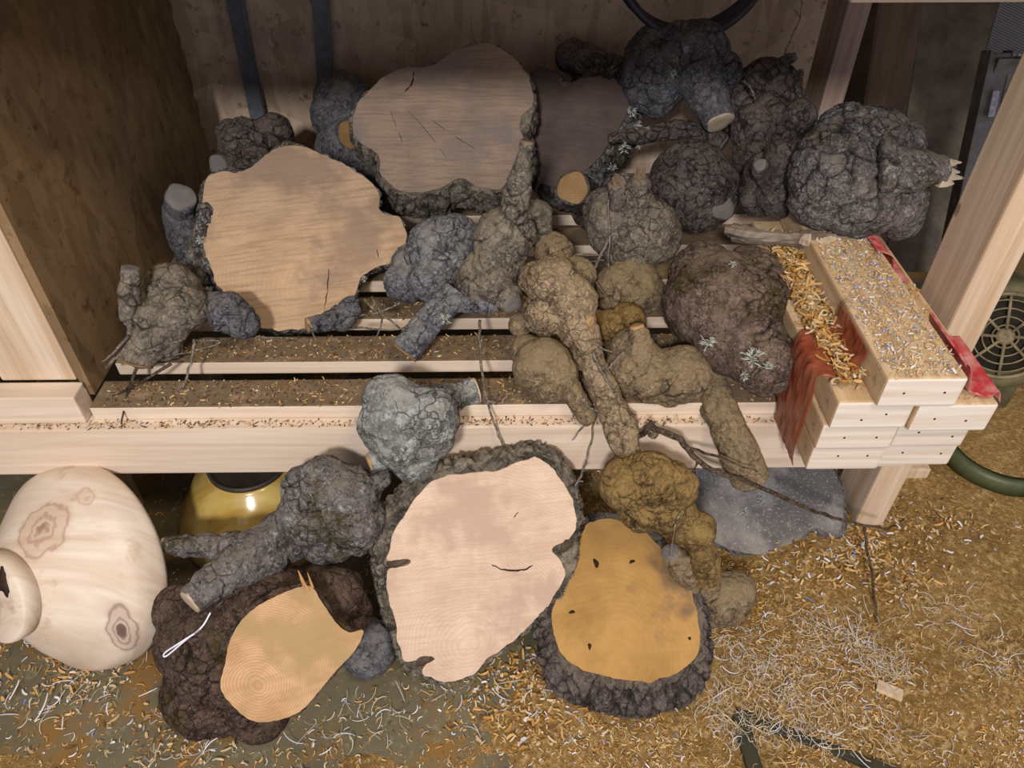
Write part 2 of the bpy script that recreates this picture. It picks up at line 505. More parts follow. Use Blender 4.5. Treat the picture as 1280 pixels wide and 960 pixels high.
# ------------------------------------------------------------------ slices
def resample(pl, n):
    pl = [Vector(p) for p in pl]; m = len(pl)
    out = []
    for i in range(m):
        p0, p1, p2, p3 = pl[i-1], pl[i], pl[(i+1) % m], pl[(i+2) % m]
        for k in range(8):
            t = k/8; out.append(.5*((2*p1)+(p2-p0)*t+(2*p0-5*p1+4*p2-p3)*t*t+(-p0+3*p1-3*p2+p3)*t**3))
    L = [0]
    for i in range(len(out)): L.append(L[-1]+(out[(i+1) % len(out)]-out[i]).length)
    T = L[-1]; res = []; j = 0
    for k in range(n):
        s = T*k/n
        while L[j+1] < s: j += 1
        f = (s-L[j])/max(1e-9, L[j+1]-L[j]); res.append(out[j].lerp(out[(j+1) % len(out)], f))
    return res
def slice_(name, label, cat, wood, centre, n, thick, woodmat, barkmat, bark=None, bulge=.008, taper=0.0, seed=3, rough=.006, proud=.003,
           pith=None, edir=None, cracks=(), knobs=(), knobcuts=(), lich=(), grow=.010, marks=(), group=None):
    c = P(*centre); n = Vector(n).normalized()
    x, y = frame(n)
    def uv(p): d = PPL(p[0], p[1], c, n)-c; return Vector((d.dot(x), d.dot(y)))
    NW = 260
    W = resample([uv(p) for p in wood], NW)
    jn = fbm(np.array([[p.x*60, p.y*60, seed] for p in W]), seed, 3)
    W = [p*(1+.028*float(jn[i])+.003*random.uniform(-1, 1)) for i, p in enumerate(W)]
    if bark: B = resample([uv(p) for p in bark], 320)
    else:
        B = []
        WW = resample([uv(p) for p in wood], 320)
        for i in range(320):
            t = (WW[(i+2) % 320]-WW[i-2]).normalized(); nn = Vector((t.y, -t.x))
            B.append(WW[i]+nn*grow*(1 if sum((WW[k].x*WW[(k+1) % 320].y-WW[(k+1) % 320].x*WW[k].y) for k in range(320)) > 0 else -1))
    NB = 320
    area = sum(B[k].x*B[(k+1) % NB].y-B[(k+1) % NB].x*B[k].y for k in range(NB))
    sg = 1 if area > 0 else -1
    ed = Vector(edir).normalized() if edir else -n
    NV = 22
    # side surface with displacement
    V = []; cr = []
    ring = []
    for j in range(NV+1):
        v = j/NV
        for i in range(NB):
            t = (B[(i+3) % NB]-B[i-3]).normalized(); nn = Vector((t.y, -t.x))*sg
            o = bulge*math.sin(math.pi*min(1, v*1.15))-taper*v
            q = B[i]*(1-0.0)+nn*o
            ring.append((c+x*q.x+y*q.y+ed*(thick*v), x*nn.x+y*nn.y, min(v, 1-v)))
    co = np.array([tuple(r[0]) for r in ring]); nr = np.array([tuple(r[1]) for r in ring]); ev = np.array([r[2] for r in ring])
    # furrows running along the extrusion
    edn = np.array(tuple(ed)); stretch = co-np.outer(co@edn, edn)*.55
    w = stretch+.012*np.stack([fbm(co*30, seed+5, 2), fbm(co*30, seed+6, 2), fbm(co*30, seed+7, 2)], 1)
    f1, f2 = worley(w*46, seed); e = f2-f1
    g1, g2 = worley(w*100, seed+9); e2 = g2-g1
    crk = 1-sstep(0, .2, e)
    d = rough*(.8*fbm(co*24, seed, 3)+.5*fbm(co*80, seed+3, 3)-.8*crk-.3*(1-sstep(0, .2, e2))+.25*np.sqrt(np.clip(e, 0, .6))-.1)
    d = np.where(ev < .03, d*.6-.001, d)
    co = co+nr*d[:, None]
    base = (c.x, c.y, float(co[:, 2].min()))
    root = thing(name, label, cat, base, group)
    Fc = []
    for j in range(NV):
        for i in range(NB):
            a = j*NB+i; b = j*NB+(i+1) % NB
            Fc.append((a, b, b+NB, a+NB) if sg < 0 else (b, a, a+NB, b+NB))
    Vl = [tuple(p) for p in co]
    # front rim cap: rows shrinking inward under the wood
    f0 = list(range(NB)); bk = [NV*NB+i for i in range(NB)]
    Fc.append(tuple(f0 if sg > 0 else reversed(f0))); Fc.append(tuple(reversed(bk) if sg > 0 else bk))
    me = arr2me(Vl, Fc)
    at = me.attributes.new('crack', 'FLOAT', 'POINT'); at.data.foreach_set('value', np.clip(crk*.9, 0, 1).astype(np.float32))
    # smooth sides only
    ob = link('bark', me, BARK[barkmat], root)
    me.polygons[len(Fc)-1].use_smooth = False; me.polygons[len(Fc)-2].use_smooth = False
    # wood face
    V = []; Fc = []
    for h in (-.004, proud):
        for i, p in enumerate(W):
            V.append(c+x*p.x+y*p.y+n*h)
    aw = sum(W[k].x*W[(k+1) % NW].y-W[(k+1) % NW].x*W[k].y for k in range(NW)); sw = aw > 0
    for i in range(NW):
        a, b = i, (i+1) % NW
        Fc.append((a, b, b+NW, a+NW) if sw else (b, a, a+NW, b+NW))
    top = [NW+i for i in range(NW)]
    Fc.append(tuple(top if sw else reversed(top)))
    wf = link('cut_face', arr2me(V, Fc), woodmat, root, smooth=False)
    for ck in cracks:
        V = []; Fc = []
        pts = [PPL(a, b, c+n*(proud-.0004), n) for a, b in ck[0]]
        pts = smoothpath(pts, 6, .0007); m = len(pts)
        tube(V, Fc, pts, [ck[1]*math.sin(math.pi*(i+.6)/(m+.2))**.6 for i in range(m)], 5, .3)
        sublink('crack', arr2me(V, Fc), CRACKM, wf)
    for mk in marks:        # dark bark inclusion or hole: flattened lens seated in the face
        V = []; Fc = []
        ctr = PPL(mk[0], mk[1], c+n*proud, n); N = 20
        rx, ry, an = mk[2]*S(ctr), mk[3]*S(ctr), mk[4]
        V.append(ctr+n*.0012)
        ux = x*math.cos(an)+y*math.sin(an); uy = -x*math.sin(an)+y*math.cos(an)
        for i in range(N):
            t = 2*math.pi*i/N; q = 1+.14*math.sin(3*t+mk[0])+.06*random.uniform(-1, 1)
            V.append(ctr+ux*math.cos(t)*rx*q+uy*math.sin(t)*ry*q+n*.0002)
        for i in range(N): Fc.append((0, 1+i, 1+(i+1) % N))
        for i in range(N): V.append(V[1+i]-n*.004)
        for i in range(N): Fc.append((1+i, 1+N+i, 1+N+(i+1) % N, 1+(i+1) % N))
        sublink('knot', arr2me(V, Fc), CRACKM if len(mk) < 6 else mk[5], wf)
    for kn in knobs:
        bm = bmesh.new(); att = []
        q = [(P(a, b, Y), r) for a, b, Y, r in kn[0]]; q = [(p, r*S(p)) for p, r in q]
        for i in range(len(q)-1):
            add_cone(bm, q[i][0], q[i+1][0], q[i][1], q[i+1][1]); add_sphere(bm, q[i][0], q[i][1])
        if not kn[1]: add_sphere(bm, q[-1][0], q[-1][1])
        else: att.append((tuple(q[-1][0]), q[-1][1]))
        me = remeshed(bm, .003, 6); SEED[0] += 7
        displace(me, SEED[0], .005, 20, .003, 40, .0016, att)
        link('knob', me, BARK[kn[2] if len(kn) > 2 else barkmat], root)
        if kn[1]:
            cut_disc(root, q[-1][0], (q[-1][0]-q[-2][0]).normalized(), q[-1][1]*.93, kn[1], 3)
    for (a, b, Y, R) in lich:
        p = P(a, b, Y); tuft(root, p, (CAM-p).normalized(), R*.55*S(p), LICHW)
    return root
CRACKM = simple('crack_shadow_gap', (52, 38, 28), .9, .1)
DIRTK = simple('dark_bark_inclusion', (96, 80, 68), .9, .1, nz=90)

# ================================================================== SETTING
ZB0, ZB1, ZS = .253, .355, .381     # beam bottom, beam top, slat top
YF = .84
XL, XR = -.643, .655

fm = NT('concrete_floor', .75, .3)
c = fm.mix(fm.mr(fm.noise(4, 6, .7), .35, .65), (112, 104, 80), (86, 80, 62))
c = fm.mix(fm.mr(fm.noise(60, 4, .7), .55, .7), c, (132, 124, 98))
c = fm.mix(fm.mr(fm.noise(9, 5, .7, fm.map(loc=(1, 5, 2))), .52, .62), c, (128, 96, 48))
fm.color(c); fm.bump(fm.noise(80, 5, .7), .002, .5)
board('floor', (-2.6, -1.5, -.06), (2.6, 3.2, 0), fm.m, kind='structure', bev=0)
pbx = P(1030, 60, 1.74).x
board('wall_back', (-1.2, 1.74, 0), (pbx, 1.76, 2.1), OSB, kind='structure', bev=0)
DKW = simple('dark_brown_wall', (62, 48, 36), .9, .2, nz=8)
board('wall_rear', (.3, 2.3, 0), (2.6, 2.34, 2.1), DKW, kind='structure', bev=0)
board('wall_left', (-1.25, .3, 0), (-1.2, 1.76, 2.1), DKW, kind='structure', bev=0)

# rack ----------------------------------------------------------------
def knots(root, spots, r=.0035): pass
rack = thing('shelf_rack', 'wooden storage rack of pale pine beams, slats and posts under the pile of burls', 'rack', (0, 1.25, 0))
bm = bmesh.new(); box(bm, (-1.1, YF, ZB0), (.655, YF+.045, ZB1), .003); link('front_beam', bm2me(bm), PINE, rack, smooth=False)
slats = [(.862, .925), (.968, 1.036), (1.083, 1.15), (1.20, 1.27), (1.32, 1.39), (1.44, 1.51), (1.56, 1.63)]
for a, b in slats:
    bm = bmesh.new(); box(bm, (XL+.002, a, ZB1+.001), (.70, b, ZS), .002); so = link('slat', bm2me(bm), [PINE, DIRTYPINE], rack, smooth=False)
    for p in so.data.polygons:
        if p.normal.z > .7: p.material_index = 1
bm = bmesh.new(); box(bm, (-1.1, 1.66, ZB0), (.70, 1.705, ZB1), .003); link('rear_beam', bm2me(bm), PINE, rack, smooth=False)
# posts
xr = P(1187, 415, .90).x
bm = bmesh.new(); box(bm, (xr, .905, 0), (xr+.055, 1.01, 1.6), .004); link('front_post', bm2me(bm), PINEZ, rack, smooth=False)
bm = bmesh.new(); box(bm, (-.775, .892, ZB1+.057), (-.660, .935, 1.6), .003); link('front_post', bm2me(bm), PINEZ, rack, smooth=False)
bm = bmesh.new(); box(bm, (-1.1, .853, ZB1+.001), (-.650, .89, ZB1+.056), .003); link('end_block', bm2me(bm), PINE, rack, smooth=False)
for xa in (-.775,):
    bm = bmesh.new(); box(bm, (xa, .892, 0), (xa+.055, .99, ZB1), .003); link('leg', bm2me(bm), PINEZ, rack, smooth=False)
# rear right post
pb = P(1022, 145, 1.5)
bm = bmesh.new(); box(bm, (pb.x, 1.50, ZS), (pb.x+.045, 1.60, 1.6), .004); link('rear_post', bm2me(bm), DARKPINEZ, rack, smooth=False)
# upper shelf
zu = P(640, -8, YF).z
bm = bmesh.new(); box(bm, (-1.2, YF-.01, zu), (1.5, YF+.035, zu+.10), .003); link('upper_beam', bm2me(bm), PINE, rack, smooth=False)
bm = bmesh.new(); box(bm, (-1.2, YF-.01, zu+.102), (1.5, 1.70, zu+.12), .001); link('upper_shelf_board', bm2me(bm), OSB, rack, smooth=False)

bm = bmesh.new(); zr = P(1150, 4, .90).z; box(bm, (P(1063, 4, .90).x, .90, zr), (1.6, .935, zr+.09), .003); tag(link('cross_rail', bm2me(bm), PINE, None, smooth=False), 'pale pine rail crossing the top right edge above the leaning board', 'rail')
# left side panel with a ragged rear edge
V = []; Fc = []
pe = [P(270, 190, 1.60), P(240, 0, 1.66)]
N = 90; y_edge = []
for k in range(N+1):
    z = ZS+.001+(1.6-ZS)*k/N
    ye = 1.60+.03*(z-.45)+.004*math.sin(k*1.7)+random.uniform(-.006, .006)
    y_edge.append((ye, z))
for xx in (XL-.014, XL):
    for (ye, z) in y_edge: V.append(Vector((xx, .892, z))); V.append(Vector((xx, ye, z)))
M_ = (N+1)*2
for k in range(N):
    a = 2*k
    Fc += [(M_+a, M_+a+1, M_+a+3, M_+a+2), (a, a+2, a+3, a+1), (a+1, a+3, M_+a+3, M_+a+1), (a, M_+a, M_+a+2, a+2)]
Fc += [(0, 1, M_+1, M_), (2*N, M_+2*N, M_+2*N+1, 2*N+1)]
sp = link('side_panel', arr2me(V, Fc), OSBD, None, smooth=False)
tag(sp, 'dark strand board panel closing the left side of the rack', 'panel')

# steel strips against the wall
STEEL = simple('blue_steel', (116, 124, 134), .5, .4, 0, nz=20)
for k, (a, b, w, lab) in enumerate((((288, -30), (326, 160), .036, 'slanting grey steel strip against the back wall, nearest the left side panel'),
                                    ((400, -30), (407, 115), .036, 'grey steel strip against the back wall, further from the left side panel'))):
    bm = bmesh.new(); A = P(a[0], a[1], 1.725); B = P(b[0], b[1], 1.715)
    B = B+(B-A).normalized()*.12
    B.z = max(B.z, .39)
    bar(bm, A, B, w, .006, Vector((0, -1, 0)), .001)
    bar(bm, A+Vector((w*.5-.002, -.006, 0)), B+Vector((w*.5-.002, -.006, 0)), .003, .012, Vector((0, -1, 0)), .0005)
    tag(link('steel_strip', bm2me(bm), STEEL, None, smooth=False), lab, 'strip')

# hanging hose loop
V = []; Fc = []
HR = simple('black_hose_rubber', (44, 44, 52), .5, .5)
cc = P(868, -71, 1.60); R = 101*S(cc)
for off, rr, tz in ((0, R, 0), (-.016, R*.96, .05)):
    pts = []
    for k in range(64):
        t = 2*math.pi*k/64
        pts.append(cc+Vector((math.cos(t)*rr, off+tz*math.sin(t), math.sin(t)*rr+.001*math.sin(5*t))))
    tube(V, Fc, pts+[pts[0]], [.0085]*65, 10, cap=False)
tag(link('hose_loop', arr2me(V, Fc), HR), 'coiled black hose loop hanging on the back wall above the pile', 'hose')
# ================================================================== SLICES
W1 = wood_cut('sawn_face_tan', (192, 162, 130), (172, 144, 114), 60, .10, .9, (142, 120, 102), .5, (.02, 0, .1), 0)
W2 = wood_cut('sawn_face_grey', (164, 142, 120), (140, 122, 108), 70, .10, .9, (128, 118, 112), .45, sawrot=(.6, .9, .3))
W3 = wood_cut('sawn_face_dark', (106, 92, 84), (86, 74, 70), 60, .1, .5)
W7 = wood_cut('sawn_face_pink', (216, 192, 168), (198, 170, 146), 75, .14, .45, (178, 152, 132), .5, (.0, 0, .1))
W8 = wood_cut('amber_light_face', (182, 142, 84), (156, 120, 68), 70, .08, .15, (112, 92, 74), .25, (0, 0, 0), .0, (90, 66, 36))  # amber light put into the wood colour, along with sawdust
W5 = wood_cut('fresh_orange_face', (226, 184, 128), (206, 152, 94), 100, .35, .4, (150, 128, 88), .35)
W9 = wood_cut('dusty_grey_slab', (152, 148, 142), (108, 104, 104), 60, .05, .1, (84, 82, 84), .7, (0, 0, 0), .9, (172, 166, 154))

slice_('log_slice', 'wide tan sawn slice standing on the slats at the left of the shelf', 'log slice',
  [(262,222),(282,214),(300,216),(318,206),(345,186),(372,182),(405,194),(440,212),(466,232),(474,248),(473,262),(484,268),(500,274),(507,298),(495,325),(470,334),(452,346),(446,362),(440,380),(425,400),(395,410),(345,412),(310,400),(275,360),(262,330),(254,290),(252,250)],
  (380, 300, 1.16), (.18, -.745, .667), .055, W1, 'lich', seed=4, rough=.006, grow=.004, bulge=.004, edir=(-.38,.72,-.62),
  cracks=(([(411,330),(409,365),(404,395)], .0011), ([(470,305),(474,330)], .0009)),
  knobs=(([(258,345,1.13,12),(254,300,1.15,13),(256,262,1.17,12)], None, 'lich'), ([(250,330,1.2,24),(232,290,1.2,22),(225,262,1.19,20),(226,246,1.17,19)], 'grey', 'slate'), ([(262,375,1.13,14),(248,335,1.15,20),(258,290,1.17,16)], None, 'lich')),
  lich=((262,362,1.09,10), (250,300,1.12,9), (455,348,1.12,8)))
slice_('log_slice', 'large greyish sawn slice topmost in the pile, its lower edge lit tan', 'log slice',
  [(470,105),(500,88),(540,82),(575,62),(612,56),(640,72),(660,98),(666,130),(650,150),(655,185),(645,215),(625,236),(598,234),(575,224),(545,238),(505,240),(478,222),(472,195),(442,168),(446,135)],
  (555, 150, 1.38), (-.02, -.66, .75), .085, W2, 'grey',
  bark=[(470,103),(500,86),(540,80),(575,60),(614,54),(642,70),(663,97),(669,130),(662,158),(668,190),(658,215),(636,240),(600,242),(572,232),(545,245),(502,246),(474,228),(466,200),(440,172),(442,133)],
  seed=9, rough=.007, bulge=.006, edir=(.05,.55,-.84), cracks=(([(518,88),(514,106),(500,120)], .0016), ([(500,120),(560,165),(600,190)], .0006), ([(485,130),(500,170),(515,205)], .0006), ([(496,125),(530,160),(560,200)], .0005)))
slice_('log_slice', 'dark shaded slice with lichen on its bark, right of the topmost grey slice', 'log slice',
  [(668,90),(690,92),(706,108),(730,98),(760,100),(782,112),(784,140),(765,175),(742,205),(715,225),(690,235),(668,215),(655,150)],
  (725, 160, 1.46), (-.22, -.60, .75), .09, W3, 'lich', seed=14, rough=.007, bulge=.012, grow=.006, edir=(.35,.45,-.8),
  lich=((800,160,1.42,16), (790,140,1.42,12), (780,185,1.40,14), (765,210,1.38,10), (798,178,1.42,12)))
slice_('log_slice', 'big pale pink slice leaning on the front beam in the middle of the floor', 'log slice',
  [(540,602),(580,590),(622,588),(655,574),(672,570),(690,586),(712,620),(719,648),(712,672),(690,684),(700,700),(706,718),(690,748),(668,775),(640,800),(610,822),(590,842),(562,850),(538,846),(528,836),(540,820),(508,826),(502,815),(494,780),(486,740),(484,712),(510,706),(512,698),(487,700),(486,690),(496,660),(515,628)],
  (600, 710, .70), (.10, -.86, .50), .050, W7, 'grey',
  bark=[(520,600),(560,582),(610,574),(650,562),(682,562),(704,580),(722,615),(727,650),(722,690),(716,722),(698,755),(672,784),(640,806),(612,830),(585,850),(555,856),(530,850),(505,834),(492,800),(480,770),(472,730),(466,690),(470,655),(490,628)],
  seed=20, rough=.008, bulge=.006, cracks=(([(612,704),(630,712),(655,712),(668,704)], .0016), ([(640,650),(648,640)], .001)),
  marks=((497,704,14,5,.1,DIRTK), (530,826,12,6,.2,DIRTK), (708,682,10,6,.8,DIRTK)))
slice_('log_slice', 'dusty slice with amber light tint lying on the floor, right of the pale pink slice', 'log slice',
  [(735,655),(765,650),(800,662),(830,690),(858,730),(872,775),(872,815),(850,838),(815,852),(780,850),(745,842),(712,828),(694,800),(690,770),(700,735),(712,705),(720,685)],
  (778, 755, .675), (.02, -.36, .93), .085, W8, 'dark', seed=25, rough=.008, bulge=.016, grow=.014, edir=(0, -.12, -.99),
  marks=((745,704,6,3,.3), (715,765,2,4,.1), (737,808,4,2,0), (862,798,2,2,0), (790,702,2,4,.4)))
slice_('log_slab', 'dust grey slab with lichen lying under the front beam, left of the lumber stack', 'log slab',
  [(850,560),(900,548),(960,545),(1010,552),(1040,585),(1054,630),(1046,672),(1020,660),(1000,672),(970,692),(925,690),(885,672),(862,640)],
  (955, 635, .925), (.0, -.40, .92), .055, W9, 'slate', seed=30, rough=.007, grow=.008, proud=.0015,
  lich=((930,640,.915,12), (900,672,.895,9), (1000,668,.89,9), (918,655,.90,10), (905,690,.875,8), (950,625,.93,10)))

# big dark burl log with fresh cut face
def fresh_log():
    wood = [(384,732),(402,752),(420,778),(436,790),(454,788),(444,812),(420,838),(400,862),(376,888),(345,900),(315,900),(290,880),(276,858),(282,828),(288,800),(305,772),(335,750)]
    c = P(365, 815, .545); n = Vector((.20, -.62, .76)).normalized(); x, y = frame(n)
    W = [PPL(a, b, c, n) for a, b in wood]
    bm = bmesh.new()
    cen = sum(W, Vector())/len(W)
    for (a, b, Y, r) in ((290,805,.62,82),(250,800,.62,55),(262,865,.575,58),(320,880,.56,46),(330,770,.64,70),(415,748,.66,44),(435,765,.655,30),(225,760,.66,34),(300,740,.68,50)):
        p = P(a, b, Y); add_sphere(bm, p, r*S(p))
    # prism behind the face
    t = [bm.verts.new(p+(p-cen).normalized()*.004-n*.004) for p in W]; u = [bm.verts.new(cen+(p-cen)*.9-n*.10) for p in W]
    m = len(W)
    bm.faces.new(t); bm.faces.new(list(reversed(u)))
    for i in range(m): bm.faces.new((t[i], u[i], u[(i+1) % m], t[(i+1) % m]))
    bmesh.ops.recalc_face_normals(bm, faces=bm.faces)
    me = remeshed(bm, .0032, 6)
    root = thing('burl_log', 'massive dark barked log with a fresh orange cut face on the floor', 'log', (c.x, c.y+.03, 0.0))
    # flatten anything proud of the cut plane near the face
    n_ = len(me.vertices); co = np.empty(n_*3, np.float32); me.vertices.foreach_get('co', co); co = co.reshape(-1, 3)
    displace(me, 777, .012, 12, .0045, 28, .002)
    me.vertices.foreach_get('co', co.reshape(-1)) if False else None
    co = np.empty(n_*3, np.float32); me.vertices.foreach_get('co', co); co = co.reshape(-1, 3)
    dn = (co-np.array(tuple(c)))@np.array(tuple(n)); inpl = np.sqrt((((co-np.array(tuple(cen)))-np.outer(dn, np.array(tuple(n))))**2).sum(1))
    push = np.where((dn > -.003) & (inpl < .14), dn+.003, 0)
    co = co-push[:, None]*np.array(tuple(n)); me.vertices.foreach_set('co', co.astype(np.float32).ravel()); me.update()
    link('bark', me, BARK['darkroot'], root)
    Wr = resample([Vector(((p-c).dot(x), (p-c).dot(y))) for p in W], 200)
    V = []; Fc = []
    for h in (-.006, .003):
        for i, p in enumerate(Wr): V.append(c+(x*p.x+y*p.y)*(1+.003*math.sin(i*1.3))+n*h)
    for i in range(200): Fc.append((i, (i+1) % 200, 200+(i+1) % 200, 200+i))
    Fc.append(tuple(200+i for i in range(200)))
    me = arr2me(V, Fc); bmm = bmesh.new(); bmm.from_mesh(me); bmesh.ops.recalc_face_normals(bmm, faces=bmm.faces); bmm.to_mesh(me); bmm.free()
    link('cut_face', me, wood_cut('fresh_log_face', (206, 168, 128), (176, 138, 98), 110, .35, .4, (156, 132, 92), .5,
         tuple(PPL(350, 812, c, n)-Vector((c.x, c.y+.03, 0.0)))), root, smooth=False)
    # torn bark sliver
    splinters(root, P(384, 730, .60), Vector((-.1, .1, 1)).normalized(), .006, .03, cutmat('orange'), 3, 'torn_sliver')
    V = []; Fc = []
    pts = smoothpath([P(263,757,.57), P(255,780,.55), P(235,800,.53), P(205,818,.55), P(218,806,.54), P(240,792,.53)], 6)
    return root
fresh_log()
WHITE = simple('white_plastic_string', (226, 226, 236), .5, .4)
o = seg_obj('string_scrap', [P(263,766,.545), P(252,784,.53), P(232,800,.515), P(208,820,.51), P(206,816,.51), P(224,804,.51), P(243,792,.515)], .0012, .0012, WHITE, None, 6, 6)
tag(o, 'looped white string scrap lying on the dark burl log', 'string')

# ================================================================== BURLS on the shelf, back row first
burl('burl', 'dark burl with amber cut end peeking out left of the topmost grey slice', 'burl', 'slate',
     [(430,132,1.60,40),(415,140,1.58,30),(440,190,1.56,46),(450,240,1.5,50)], cuts=[('x', 440,168,1.50,17,(.15,-.9,.3),'amber')])
burl('burl', 'dark knobbly burl in the shaded back left corner behind the tan slice', 'burl', 'dark',
     [(310,182,1.45,34),(340,170,1.47,26),(318,225,1.40,46),(295,172,1.5,24)], [[(300,200,1.41,18),(282,206,1.38,15),(272,206,1.36,14)]], [('limb', 0, 'grey')])
burl('burl', 'small dark burl against the back wall behind the dark lichened slice', 'burl', 'dark',
     [(715,72,1.64,22),(735,82,1.62,25),(765,92,1.62,20),(745,120,1.60,38),(740,175,1.6,50)], lich=((765,88,1.58,8),))
burl('burl', 'big slate grey burl with a thick stub and pale cut end below the hose loop', 'burl', 'slate',
     [(822,98,1.50,44),(815,70,1.54,34),(868,72,1.50,42),(905,92,1.48,24),(850,60,1.52,30)],
     [[(868,85,1.46,30),(885,120,1.43,27),(900,153,1.38,20)]], [('limb', 0, 'pale')], lump=.012, lich=((858,62,1.40,7),(842,92,1.42,7),(845,75,1.42,6)))
burl('branch', 'dark thin branch lying under the stub of the slate grey burl', 'branch', 'dark',
     [(800,172,1.42,9)], [[(762,172,1.40,6),(800,170,1.42,10),(850,162,1.44,13),(885,168,1.42,11),(905,180,1.40,12)]], [('limb', 0, 'grey')], lump=.004)
burl('burl', 'angular mossy burl with a bluish broken twig beside the rear post', 'burl', 'dark',
     [(955,98,1.46,26),(975,108,1.44,26),(940,105,1.47,22),(990,122,1.43,16),(925,135,1.47,34)],
     [[(955,92,1.45,9),(972,80,1.44,8),(994,71,1.43,6)], [(992,130,1.40,10),(996,110,1.40,7),(1001,86,1.40,3)]], [('limb', 0, 'grey')], crack=.005,
     hairs=[([(978,76,1.44),(988,50,1.44),(1000,22,1.44),(1002,-6,1.44)], .0022, 'thin_twig', TWIGP), ([(1000,22,1.44),(990,10,1.44)], .0014, 'thin_twig', TWIGP), ([(930,100,1.40),(940,112,1.39),(944,126,1.39)], .002)])
burl('burl', 'pair of smooth dark burls fused together below the mossy angular burl', 'burl', 'dark',
     [(945,160,1.38,32),(960,140,1.40,24),(998,146,1.36,22),(985,160,1.37,20),(950,195,1.36,34)], lump=.006)
burl('burl', 'dark rough burl with pale knob wedged left of the big right hand burl', 'burl', 'dark',
     [(958,222,1.24,30),(945,250,1.22,24),(975,240,1.2,32),(985,200,1.22,30)], [[(958,220,1.2,16),(950,206,1.17,9)]], [('limb', 0, 'grey')])
burl('burl', 'round finely cracked dark burl with an oval cut scar, centre right of the pile', 'burl', 'dark',
     [(862,228,1.28,52),(872,240,1.27,50),(850,245,1.29,42)], cuts=[('x', 904,260,1.205,15,(.25,-.8,.5),'grey')], lump=.006, crack=.004, csc=42)
burl('log', 'round cut branch stub with amber end facing out below the dark slice', 'log', 'dark',
     [(740,262,1.36,26)], [[(735,250,1.38,22),(716,235,1.24,22)]], [('limb', 0, 'tan')], lump=.004)
burl('burl', 'rough grey burl with torn stubs on top and hanging root hairs, centre', 'burl', 'grey',
     [(768,278,1.18,42),(810,292,1.17,42),(790,300,1.17,44),(785,256,1.18,32),(755,262,1.2,26)],
     [[(780,250,1.15,16),(772,228,1.14,12)], [(795,250,1.15,16),(798,226,1.15,8)]], (), spl=((0, .022, 'mid'), (1, .03, 'mid')), lump=.014, crack=.004,
     hairs=[([(760,250,1.10),(762,300,1.09),(760,330,1.08),(768,362,1.06)], .0018), ([(760,300,1.10),(740,350,1.05),(742,400,1.0),(738,420,.99)], .0024), ([(744,352,1.05),(760,372,1.04),(762,385,1.03)], .0014),
            ([(810,315,1.08),(800,335,1.06),(785,352,1.05)], .0014), ([(755,320,1.1),(725,318,1.08),(700,328,1.06)], .002), ([(755,325,1.1),(730,328,1.08),(712,335,1.06)], .0014)])
burl('burl', 'squat amber brown burl tucked below the rough burl with root hairs', 'burl', 'tan',
     [(775,362,1.10,34),(800,365,1.10,32),(788,350,1.12,34)], lump=.004)
burl('burl', 'small smooth tan double burl behind the head of the long burl', 'burl', 'tan',
     [(692,314,1.10,25),(722,345,1.05,26),(718,365,1.04,24),(700,335,1.09,20)], lump=.004)
# left centre cluster
burl('burl', 'bluish lumpy burl with a stout cut limb pointing down to the left', 'burl', 'blue',
     [(548,312,1.13,42),(520,330,1.13,30),(505,352,1.10,26),(570,300,1.14,32),(540,350,1.08,30),(580,335,1.09,24)],
     [[(570,368,1.03,20),(548,388,1.0,21),(528,412,.975,20),(506,440,.95,20)], [(560,372,1.03,16),(590,380,1.0,15),(622,380,.99,11)]], [('limb', 0, 'amber'), ('limb', 1, 'grey')], lump=.012, crack=.004, lich=((556,400,.955,11),),
     hairs=[([(510,330,1.07),(505,318,1.06),(522,305,1.06)], .002)])
burl('burl', 'cracked grey burl with an upright stick, in front of the topmost slice', 'burl', 'grey',
     [(628,300,1.06,38),(640,290,1.07,32),(606,348,1.03,34),(620,330,1.04,34),(668,272,1.13,22),(672,290,1.12,18),(590,352,1.05,24)],
     [[(642,270,1.06,17),(646,240,1.06,13),(652,210,1.06,12),(659,178,1.07,10)], [(615,352,1.0,24),(632,368,.98,17),(640,380,.955,14)]], [('limb', 0, 'mid'), ('limb', 1, 'grey')], lump=.009, crack=.0045, csc=22)
burl('burl', 'grey mossy burl with upright stub at the far left end of the slats', 'burl', 'grey',
     [(215,365,1.03,36),(228,385,1.0,34),(190,420,.965,30),(205,400,.99,38),(178,440,.945,22),(208,432,.965,22)],
     [[(166,400,.965,12),(162,370,.97,12),(163,336,.98,12)], [(178,430,.95,22),(172,455,.93,20)]], [('limb', 0, 'grey'), ('limb', 1, 'amber')], lump=.010,
     hairs=[([(162,400,.95),(160,430,.935),(132,460,.92)], .005, 'thin_root', TWIGP), ([(160,420,.93),(140,442,.92),(128,452,.92)], .003, 'thin_root', TWIGP), ([(172,458,.93),(160,490,.895),(152,530,.84)], .003, 'thin_root', TWIGM), ([(215,455,.93),(180,475,.90),(140,495,.885)], .003, 'thin_root', TWIGM)])
burl('burl', 'small smooth slate coloured burl under the lower left edge of the tan slice', 'burl', 'slate',
     [(285,392,1.0,26),(302,402,.99,22),(272,380,1.02,16)], lump=.004, crack=.0015)
burl('burl', "small dark burl with pale cut end below the right edge of the tan slice", 'burl', 'slate',
     [(428,396,1.05,18),(438,385,1.06,16)], [[(425,396,1.04,14),(402,404,1.03,11),(385,406,1.02,10)]], [('limb', 0, 'tan')], lump=.005)
